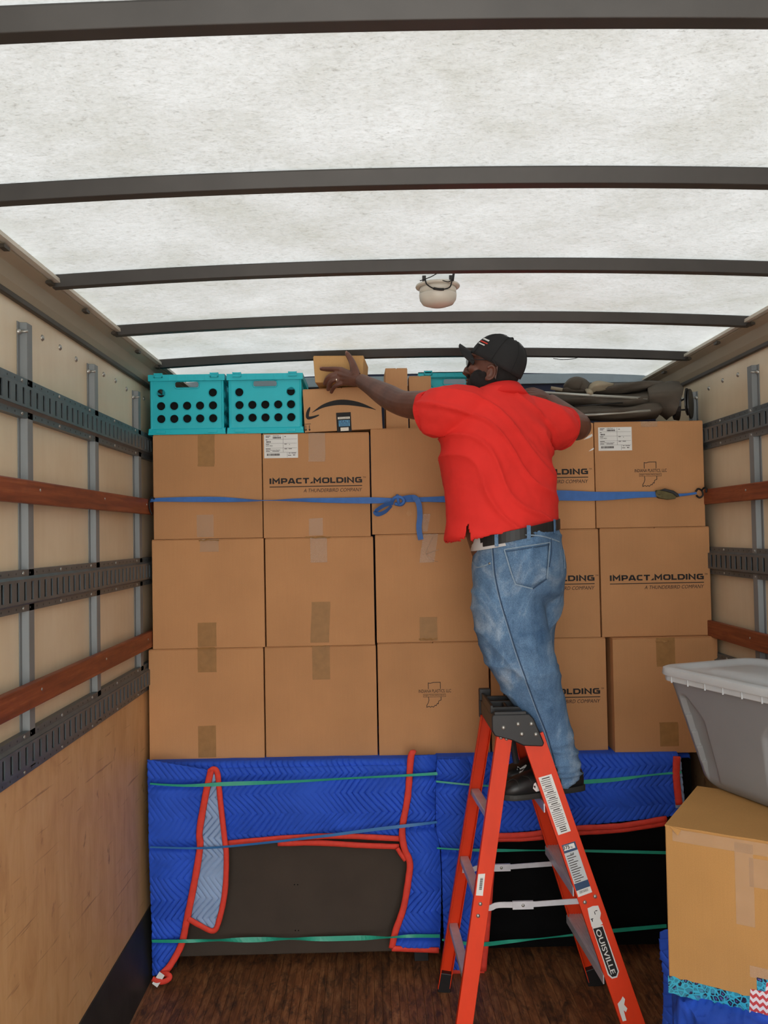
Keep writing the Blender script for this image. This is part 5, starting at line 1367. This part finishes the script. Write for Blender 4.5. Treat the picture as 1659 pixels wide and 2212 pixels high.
# right hand: palm down on the canopy, fingers hooked over to the left
K2 = [hp(1150, 842, 3.79), hp(1145, 846, 3.775), hp(1143, 851, 3.76), hp(1145, 857, 3.745)]
for k in K2: B.tube([RW.lerp(k, -.12), RW.lerp(k, .5)+Vector((0, 0, .006)), k], [.017, .0165, .0130], 12)
for i, k in enumerate(K2):
    t_ = [k, k+Vector((-.030, .012, -.004)), k+Vector((-.050, .022, -.022)), k+Vector((-.052, .024, -.042))]
    B.tube(catmull(t_, 4), [r.x for r in catmull([(.0118, 0, 0), (.0108, 0, 0), (.0098, 0, 0), (.0078, 0, 0)], 4)], 10)
t_ = [RW.lerp(K2[3], .3), hp(1168, 868, 3.735), hp(1154, 868, 3.735), hp(1145, 866, 3.742)]
B.tube(catmull(t_, 4), [r.x for r in catmull([(.017, 0, 0), (.014, 0, 0), (.0115, 0, 0), (.0085, 0, 0)], 4)], 10)
# hidden lower body keeps the figure continuous
LEGL = [(1098, 1262, 3.325, .135, .150), (1098, 1310, 3.315, .140, .142), (1108, 1360, 3.30, .136, .130), (1122, 1410, 3.292, .124, .116), (1142, 1460, 3.292, .112, .104), (1162, 1510, 3.300, .095, .092), (1184, 1560, 3.315, .080, .084), (1200, 1605, 3.325, .068, .078), (1211, 1645, 3.33, .066, .074), (1217, 1680, 3.335, .068, .077)]
LEGR = [(1150, 1255, 3.42, .125, .140), (1145, 1300, 3.44, .122, .130), (1139, 1345, 3.46, .112, .115), (1142, 1400, 3.47, .098, .105), (1155, 1460, 3.468, .088, .095), (1172, 1520, 3.462, .078, .088), (1186, 1575, 3.455, .070, .078), (1193, 1625, 3.45, .062, .070), (1196, 1660, 3.45, .060, .068)]
for LG in (LEGL, LEGR):
    B.tube([at(x, y, Y) for x, y, Y, a, b in LG], [(a*.72, b*.72) for x, y, Y, a, b in LG], 20, True, None, up=(1, 0, 0))
body, bv_body = fuse('body', B, 'skin', .0030, 2, man)
# ---- beard, hair, eyes, glasses
BD = MB()
BD.loft([head_ring(z, f, b*.55, h, off) for z, f, b, h, off in ((-.134, .055, .05, .05, .004), (-.120, .080, .06, .052, .009), (-.100, .093, .066, .058, .011), (-.080, .095, .076, .066, .010), (-.060, .096, .087, .070, .007), (-.046, .085, .09, .072, .004), (-.038, .06, .09, .073, .0035))], True, HM)
BD.ellipsoid((.098, 0, -.046), (.013, .032, .009), HM)
for s in (-1, 1): BD.ellipsoid((.042, s*.060, -.062), (.038, .018, .040), HM); BD.tube([(.028, s*.074, -.05), (.020, s*.076, -.042), (.014, s*.077, -.036)], [(.020, .005), (.014, .0045), (.010, .004)], 12, True, HM, up=(1, 0, 0))
fuse('beard', BD, 'beard_black', .003, 3, man)
HR = MB(); g = []
for z, f, b, h in ((-.085, .09, .078, .068), (-.06, .099, .087, .070), (-.035, .097, .097, .074), (-.010, .093, .102, .077), (.015, .088, .105, .078), (.034, .094, .107, .079), (.06, .093, .106, .077)):
    row_ = []
    for i in range(25):
        t = math.radians(108+144*i/24); c, s = math.cos(t), math.sin(t)
        row_.append(Vector(((b+.004)*c, (h+.004)*s, z)))
    g.append(row_)
HR.loft(g, False, HM, closed=False); h_ = HR.build('hair', 'beard_black', man, smooth=True, world=True); h_.modifiers.new('s', 'SOLIDIFY').thickness = .004
for s in (-1, 1):
    c = HM @ Vector((.082, s*.031, .013)); MB().ellipsoid(c, (.0115,)*3).build('eye', 'eye_white', man, smooth=True, world=True)
m = MB()
for s in (-1, 1):
    ring_ = [Vector((.104-.012*abs(math.cos(a))*(1 if math.cos(a)*s > 0 else 0), s*.034+.026*math.cos(a), .008+.020*math.sin(a))) for a in [2*math.pi*k/20 for k in range(21)]]
    m.tube(ring_, .0022, 6, False, HM)
    m.tube(catmull([(.096, s*.060, .014), (.05, s*.080, .012), (.0, s*.088, .012), (-.015, s*.090, .008), (-.030, s*.088, -.012)], 4), .0019, 6, True, HM)
m.tube(catmull([(.104, -.010, .012), (.109, 0, .016), (.104, .010, .012)], 3), .0018, 6, True, HM)
gl = m.build('glasses', 'black_plastic', man, smooth=True, world=True)
for s in (-1, 1):
    MB().tube([(.1025, s*.035, .008), (.1035, s*.035, .008)], [(.018, .024), (.018, .024)], 16, True, HM, up=(0, 0, 1)).build('lens', 'lens_dark', gl, world=True)
# ---- cap
CM = HM @ Matrix.Translation((-.006, 0, .012)) @ Matrix.Rotation(-.41, 4, 'Y')
rings = []
for k in range(14):
    a = k/13*math.pi/2; rr_ = math.cos(a)**.72; zz = .122*math.sin(a)**.95
    rings.append([((.116 if math.cos(t) > 0 else .113)*rr_*math.cos(t)-.004*k/13, .091*rr_*math.sin(t), zz-.008) for t in [2*math.pi*j/36 for j in range(36)]])
rings[-1] = [(x*.3, y*.3, z) for x, y, z in rings[-1]]
m = MB(); m.loft(rings, False, CM); m.add([CM @ Vector(p) for p in rings[-1]], [tuple(range(36))])
cp = m.build('cap', 'cap_black', man, smooth=True, world=True); cp.modifiers.new('s', 'SOLIDIFY').thickness = .003
MB().dome(CM @ Vector((-.004, 0, .114)), CM.to_3x3() @ Vector((0, 0, 1)), .008, .006).build('cap_button', 'cap_black', cp, smooth=True, world=True)
m = MB(); g = []
for i in range(15):
    u = -1+2*i/14; a = u*1.02; col_ = []
    for k in range(8):
        q = k/7; bx = .110*math.cos(a*.95); by = .088*math.sin(a)
        ext = .064*max(0, 1-abs(u)**5)**.5
        col_.append(Vector((bx+ext*q, by*(1-.06*q), -.003-.030*u*u+.006*q-.022*u*u*q)))
    g.append(col_)
m.loft(g, False, CM, closed=False); br = m.build('cap_brim', 'cap_black', cp, smooth=True, world=True); br.modifiers.new('s', 'SOLIDIFY').thickness = .005
# seams and small front lettering on the cap
m = MB()
for t in (1.57, 2.4, .75, -.75, -1.57, -2.4, 3.14):
    pts = [CM @ Vector(((.1175 if math.cos(t) > 0 else .1145)*math.cos(k/12*math.pi/2)**.72*math.cos(t)-.004*k/12, .0925*math.cos(k/12*math.pi/2)**.72*math.sin(t), .1235*math.sin(k/12*math.pi/2)**.95-.008)) for k in range(12)]
    m.tube(pts, .0011, 5)
m.build('cap_seam', 'cap_black', cp, smooth=True, world=True)
def cap_pt(t, z):
    sa = min(1, max(0, (z+.008)/.122))**(1/.95); a = math.asin(sa); rr_ = math.cos(a)**.72
    return CM @ Vector((.118*rr_*math.cos(t), .0930*rr_*math.sin(t), z))
for z0, mt, t0, t1, hh in ((.058, 'white_patch', .62, 1.06, .006), (.046, 'binding_red', .60, 1.10, .0045), (.036, 'white_patch', .62, 1.04, .004)):
    m = MB(); x = t0
    while x < t1:
        w_ = rnd.choice((.03, .04, .05)); m.prism([cap_pt(x, z0), cap_pt(x+w_*.75, z0), cap_pt(x+w_*.75, z0+hh), cap_pt(x, z0+hh)], (hf*.001)); x += w_
    m.build('cap_lettering', mt, cp, world=True)
# ---- shirt
S = MB()
SH = [(1089, 1153, .226, .172, .10), (1086, 1130, .226, .172, .09), (1080, 1080, .226, .168, .06), (1075, 1020, .226, .162, .02), (1071, 965, .226, .156, 0), (1068, 925, .224, .148, 0), (1067, 893, .216, .130, 0), (1069, 872, .190, .108, 0), (1073, 858, .150, .092, 0), (1077, 846, .105, .086, 0), (1079, 838, .085, .080, 0)]
S.loft([ering(at(x, y, 3.365), e1, e2, a, b, 48, tl, 2.25) for x, y, a, b, tl in SH])
def slv(pts, rad): S.tube(catmull(pts, 5), [(r.x, r.y) for r in catmull([(a, b, 0) for a, b in rad], 5)], 28, True)
slv([at(1020, 886, 3.325), at(985, 884, 3.285), at(955, 887, 3.275), at(931, 893, 3.31)], [(.092, .10), (.094, .10), (.090, .094), (.083, .086)])
slv([at(1110, 905, 3.41), at(1152, 908, 3.44), at(1185, 917, 3.475), at(1211, 924, 3.515)], [(.092, .10), (.092, .10), (.088, .092), (.084, .086)])
def ridged(x, y, z): return 1-abs(noise.noise((x, y, z)))*2
def shirt_post(me):
    hemz = {}
    nv = len(me.vertices); nor = [v.normal.copy() for v in me.vertices]
    for i, v in enumerate(me.vertices):
        p = v.co; s_ = (p-at(1070, 965, 3.365)).dot(e1); z = p.z-CAMZ
        # long diagonal drag folds across the back, tension folds at sleeves
        c_, sn = math.cos(-.75), math.sin(-.75)
        al = s_*c_+z*sn; ac = -s_*sn+z*c_
        wv = .10*noise.noise((al*3, ac*3, 1.3))
        f1 = max(0, ridged(al*1.8, (ac+wv)*12, 2.0))**3
        al2 = s_*math.cos(.45)+z*math.sin(.45); ac2 = -s_*math.sin(.45)+z*math.cos(.45)
        f2 = max(0, ridged(al2*2.0, (ac2+wv)*13, 7.0))**3
        k1 = smoothstep(-.02, .35, .62-z)*1.0; k2 = smoothstep(-.06, .1, s_)*smoothstep(.10, -.15, z)
        d = .017*f1*(1-k2*.7)+.016*f2*k2+.008*noise.noise((p.x*7, p.y*7, p.z*5))
        v.co = p+nor[i]*(d*smoothstep(.60, .46, z)+.002*noise.noise((p.x*30, p.y*30, p.z*30)))
    # open the bottom and cut the side slit
    bm = bmesh.new(); bm.from_mesh(me); bm.normal_update(); c0 = at(1089, 1153, 3.365); kill = []
    R = CROT.transposed()
    for f in bm.faces:
        c = f.calc_center_median(); zz = c.z-(c0.z+.10*(c.x-c0.x))
        if zz < .012 and f.normal.z < -.6: kill.append(f); continue
        q = R @ (c-CAMLOC); u = PX-q.x/q.z*F*-1*-1; 
        u = PX+q.x/(-q.z)*F; w_ = PY-q.y/(-q.z)*F
        if c.y < 3.42 and w_ > 1128 and abs(u-1010) < (w_-1128)*.20: kill.append(f)
    bmesh.ops.delete(bm, geom=kill, context='FACES'); bm.to_mesh(me); bm.free()
shirt, bv_shirt = fuse('polo_shirt', S, 'shirt_red', .0062, 6, man, shirt_post)
shirt.modifiers.new('s', 'SOLIDIFY').thickness = .003
# sleeve cuffs, collar
def ringband(c, t, up, a, b, wd_, th_, name, mat, parent, n=36):
    t = Vector(t).normalized(); u = Vector(up); u = (u-t*u.dot(t)).normalized(); w = t.cross(u); m = MB(); rg = []
    for j in range(n):
        q = 2*math.pi*j/n; d = u*math.cos(q)*a+w*math.sin(q)*b; r_ = d.normalized()
        k = .003*noise.noise((d.x*40, d.y*40, d.z*40))
        rg.append([Vector(c)+d+r_*k-t*wd_/2-r_*th_, Vector(c)+d+r_*k-t*wd_/2+r_*th_, Vector(c)+d+r_*k+t*wd_/2+r_*th_, Vector(c)+d+r_*k+t*wd_/2-r_*th_])
    rg.append(rg[0]); m.loft(rg, False)
    return m.build(name, mat, parent, smooth=False, world=True, bevel=.002)
tL = at(931, 893, 3.31)-at(955, 887, 3.275); ringband(at(929, 893.3, 3.313), tL, (0, 0, 1), .0850, .0880, .026, .003, 'sleeve_cuff', 'shirt_red_rib', shirt)
tR = at(1211, 924, 3.515)-at(1185, 917, 3.475); ringband(at(1213, 924.5, 3.518), tR, (0, 0, 1), .0870, .0885, .026, .003, 'sleeve_cuff', 'shirt_red_rib', shirt)
m = MB(); rg = []
for j in range(41):
    a = 2*math.pi*j/40; d = e1*math.cos(a)*.078+e2*math.sin(a)*.074; r_ = d.normalized(); cc = at(1079, 851, 3.375)
    lift = .020*max(0, -math.sin(a))
    p0 = cc+d*1.42+Vector((0, 0, -.010+lift*.2)); p1 = cc+d*1.06+Vector((0, 0, .020+lift)); p2 = cc+d*.97+Vector((0, 0, .018+lift)); p3 = cc+d*1.0+Vector((0, 0, -.030))
    rg.append([p0, p0+r_*.003+Vector((0, 0, .004)), p1+r_*.002, p2, p3])
m.loft(rg, False); m.build('collar', 'shirt_red_rib', shirt, smooth=True, world=True)
# ---- jeans
J = MB()
wc = at(1116, 1166, 3.355)
PV = [(1116, 1146, 3.355, .184, .148, .20), (1116, 1160, 3.355, .186, .150, .20), (1117, 1182, 3.36, .193, .158, .17), (1120, 1212, 3.365, .202, .170, .10), (1122, 1245, 3.37, .202, .172, .04), (1120, 1280, 3.37, .190, .160, 0), (1118, 1305, 3.37, .15, .12, 0)]
J.loft([ering(at(x, y, Y), e1p, e2p, a, b, 44, tl, 2.2) for x, y, Y, a, b, tl in PV])
for LG in (LEGL, LEGR): J.tube([p for p in catmull([at(x, y, Y) for x, y, Y, a, b in LG], 4)], [(r.x, r.y) for r in catmull([(a, b, 0) for x, y, Y, a, b in LG], 4)], 32, True, None, up=(1, 0, 0))
def jean_post(me):
    nor = [v.normal.copy() for v in me.vertices]
    for i, v in enumerate(me.vertices):
        p = v.co; z = p.z
        a = noise.noise((p.x*5, p.y*5, p.z*4))
        f1 = max(0, ridged(p.x*3+z*2.5, p.y*3, (z*1.6-p.x*.6)*6))**3
        low = smoothstep(1.12, .98, z); knee = math.exp(-((z-1.36)/.10)**2)
        cr = max(0, ridged(p.x*4, p.y*4, z*26))**2
        fold = max(0, ridged(p.x*2, p.y*2, (z*.9+p.x*.9)*14))**3
        d = .005*a+.008*f1+.014*cr*low+.010*fold*knee
        v.co = p+nor[i]*d
jeans, bv_j = fuse('jeans', J, 'denim', .0062, 6, man, jean_post)
def cast(bv, x, y, off=0.0):
    d = ray(x, y).normalized(); h = bv.ray_cast(CAMLOC, d)
    if h[0] is None: return None
    n = h[1] if h[1].dot(d) < 0 else -h[1]
    return h[0]+n*off, n
def surf_ribbon(bv, pts, width, mat, name, parent, off=.001, th_=.0016, sub=6):
    P = []; N = []
    for p in catmull([(q[0], q[1], 0) for q in pts], sub):
        r = cast(bv, p.x, p.y, off)
        if r: P.append(r[0]); N.append(r[1])
    if len(P) < 2: return None
    W = []
    for i in range(len(P)):
        t = (P[min(i+1, len(P)-1)]-P[max(i-1, 0)]).normalized(); W.append(t.cross(N[i]))
    return MB().ribbon(P, W, width, th_).build(name, mat, parent, world=True)
seam = [(1062, 1176), (1064, 1205), (1067, 1240), (1078, 1293), (1095, 1350), (1113, 1408), (1134, 1468), (1157, 1531), (1178, 1584), (1192, 1632), (1200, 1668)]
surf_ribbon(bv_j, seam, .0032, 'denim_stitch', 'side_seam', jeans, .0006); surf_ribbon(bv_j, [(x+2.4, y) for x, y in seam], .0055, 'denim_dark', 'side_seam', jeans, .001)
surf_ribbon(bv_j, [(1021, 1214), (1029, 1225), (1044, 1223), (1061, 1216)], .005, 'denim_stitch', 'pocket_edge', jeans)
surf_ribbon(bv_j, [(1063, 1172), (1107, 1160), (1143, 1156), (1178, 1160), (1219, 1175)], .005, 'denim_stitch', 'yoke_seam', jeans)
surf_ribbon(bv_j, [(1190, 1163), (1191, 1190), (1186, 1225)], .004, 'denim_dark', 'centre_seam', jeans)
# back pockets
def surf_patch(bv, quad, nu, nv, off, mat, name, parent):
    A, Bq, C_, D_ = [Vector((*q, 0)) for q in quad]; g = []
    for j in range(nv+1):
        r = []
        for i in range(nu+1):
            u, v = i/nu, j/nv; p = (A*(1-u)+Bq*u)*(1-v)+(D_*(1-u)+C_*u)*v
            if v > .72: p.y += 14*(1-abs(2*u-1.05))*(v-.72)/.28
            h = cast(bv, p.x, p.y, off)
            r.append(h[0] if h else (r[-1] if r else g[-1][i]))
        g.append(r)
    m = MB(); m.loft(g, False, None, closed=False); o = m.build(name, mat, parent, smooth=True, world=True); o.modifiers.new('s', 'SOLIDIFY').thickness = .0025; return o
surf_patch(bv_j, [(1090, 1187), (1186, 1172), (1180, 1250), (1113, 1260)], 16, 14, .0022, 'denim', 'back_pocket', jeans)
po = [(1090, 1187), (1186, 1172), (1183, 1210), (1180, 1250), (1150, 1271), (1113, 1262), (1101, 1225), (1090, 1187)]
for i in range(len(po)-1): surf_ribbon(bv_j, [po[i], po[i+1]], .0045, 'denim_stitch' if i != 3 else 'denim_dark', 'pocket_stitch', jeans, .0045)
surf_ribbon(bv_j, [(1091, 1192), (1186, 1177)], .0035, 'denim_dark', 'pocket_stitch', jeans, .0045)
surf_ribbon(bv_j, [(1216, 1188), (1218, 1210), (1219, 1228)], .006, 'denim_stitch', 'pocket_stitch', jeans, .003)
r = cast(bv_j, 1058, 1217, .002); MB().dome(r[0], r[1], .005, .003).build('rivet', 'rivet_steel', jeans, smooth=True, world=True)
# belt with loops
rg = []; base = ering(at(1115, 1152, 3.355), e1p, e2p, .190, .154, 60, .20, 2.2); cc = at(1115, 1152, 3.355)
for p in base+[base[0]]:
    r_ = (p-cc); r_.z = 0; r_.normalize(); rg.append([p+Vector((0, 0, -.020)), p+r_*.005+Vector((0, 0, -.020)), p+r_*.005+Vector((0, 0, .020)), p+Vector((0, 0, .020))])
MB().loft(rg, False).build('belt', 'belt_black', man, world=True, bevel=.001)
for x, y0, y1 in ((1072, 1142, 1170), (1144, 1130, 1150), (1194, 1134, 1152)):
    P = [cc.copy() for _ in range(2)]
    best = min(base, key=lambda p: abs((lambda q: PX+q.x/(-q.z)*F)(CROT.transposed() @ (p-CAMLOC))-x)+(50 if p.y > cc.y+.05 else 0))
    r_ = best-cc; r_.z = 0; r_.normalize(); tdir = Vector((-r_.y, r_.x, 0)); m = MB()
    m.ribbon([best+r_*.009+Vector((0, 0, .026)), best+r_*.010, best+r_*.009+Vector((0, 0, -.028))], tdir, .015, .003); m.build('belt_loop', 'denim', jeans, world=True, bevel=.001)
# strip of white undershirt at the slit
MB().loft([ering(at(1106, y, 3.356), e1p, e2p, .183, .147, 36, .18, 2.2) for y in (1146, 1172)], False).build('undershirt', 'cloth_white', man, smooth=True, world=True)
# wedding ring
a_, b_ = FNG['ring'][0], FNG['ring'][1]; ringband(a_.lerp(b_, .62), b_-a_, (0, 0, 1), .0118, .0118, .006, .0012, 'finger_ring', 'gold', man, 20)
# nails
for k in ('index',):
    MB().ellipsoid(FNG[k][-1]+Vector((-.002, -.005, .004)), (.006, .0035, .004)).build('fingernail', 'nail', man, smooth=True, world=True)
MB().ellipsoid(th[-1]+Vector((-.002, -.006, .003)), (.005, .003, .007)).build('fingernail', 'nail', man, smooth=True, world=True)
# ---- shoes
def shoe(heel, toe, label=None):
    heel = Vector(heel); toe = Vector(toe); x = (toe-heel); x.z = 0; Ln = x.length; x.normalize(); y = Vector((-x.y, x.x, 0))
    M = Matrix.Translation(heel) @ Matrix(((x.x, y.x, 0, 0), (x.y, y.y, 0, 0), (0, 0, 1, 0), (0, 0, 0, 1)))
    sec = [(0, .024, .056), (.03, .036, .088), (.10, .042, .106), (.25, .044, .120), (.38, .046, .120), (.50, .050, .104), (.64, .054, .086), (.80, .054, .072), (.92, .045, .060), (1, .022, .042)]
    def ring(t, hw, h, z0):
        out = []
        for j in range(20):
            a = 2*math.pi*j/20; c, s = math.cos(a), math.sin(a)
            out.append((t*Ln, hw*math.copysign(abs(c)**.8, c), z0+(h-z0)*.5+(h-z0)*.5*math.copysign(abs(s)**(.75 if s > 0 else .45), s)))
        return out
    P = catmull(sec, 3)
    m = MB(); m.loft([ring(p.x, p.y, p.z, .012) for p in P], True, M); o = m.build('shoe', 'shoe_black', man, smooth=True, world=True)
    bv = BVHTree.FromPolygons(m.v, m.f)
    m = MB(); m.loft([[(p.x*Ln*1.02-.003, (p.y+.004)*c, z) for c, z in ((-1, .001), (1, .001), (1.02, .010), (1, .022), (-1, .022), (-1.02, .010))] for p in P], True, M); m.build('sole', 'sole_grey', o, world=True, bevel=.002)
    return o, bv
zs = .889
shL, bvL = shoe(at(1254, 1690, 3.335).xy.to_3d()+Vector((0, 0, zs)), at(1083, 1700, 3.225).xy.to_3d()+Vector((0, 0, zs)))
shR, bvR = shoe(at(1222, 1660, 3.475).xy.to_3d()+Vector((0, 0, zs)), at(1078, 1660, 3.395).xy.to_3d()+Vector((0, 0, zs)))
def swoosh(bv, parent, pts):
    P = []
    for p in pts:
        h = cast(bv, p[0], p[1], .0012)
        if h: P.append(h[0])
    if len(P) > 2:
        c = sum(P, Vector())/len(P); m = MB(); m.add(P+[p+Vector((0, .002, 0)) for p in P], [tuple(range(len(P)))]); m.build('shoe_mark', 'white_patch', parent, world=True)
swoosh(bvL, shL, [(1151, 1703), (1153, 1693), (1157, 1690), (1160, 1697), (1166, 1708), (1158, 1710)])
swoosh(bvR, shR, [(1117, 1663), (1118, 1656), (1124, 1660), (1136, 1652), (1138, 1654), (1128, 1667), (1122, 1670)])
for bv, par, pl in ((bvL, shL, [(1095, 1690), (1108, 1683), (1118, 1690), (1122, 1706)]), (bvL, shL, [(1130, 1676), (1142, 1680), (1148, 1690)])):
    surf_ribbon(bv, pl, .003, 'sole_grey', 'shoe_seam', par)
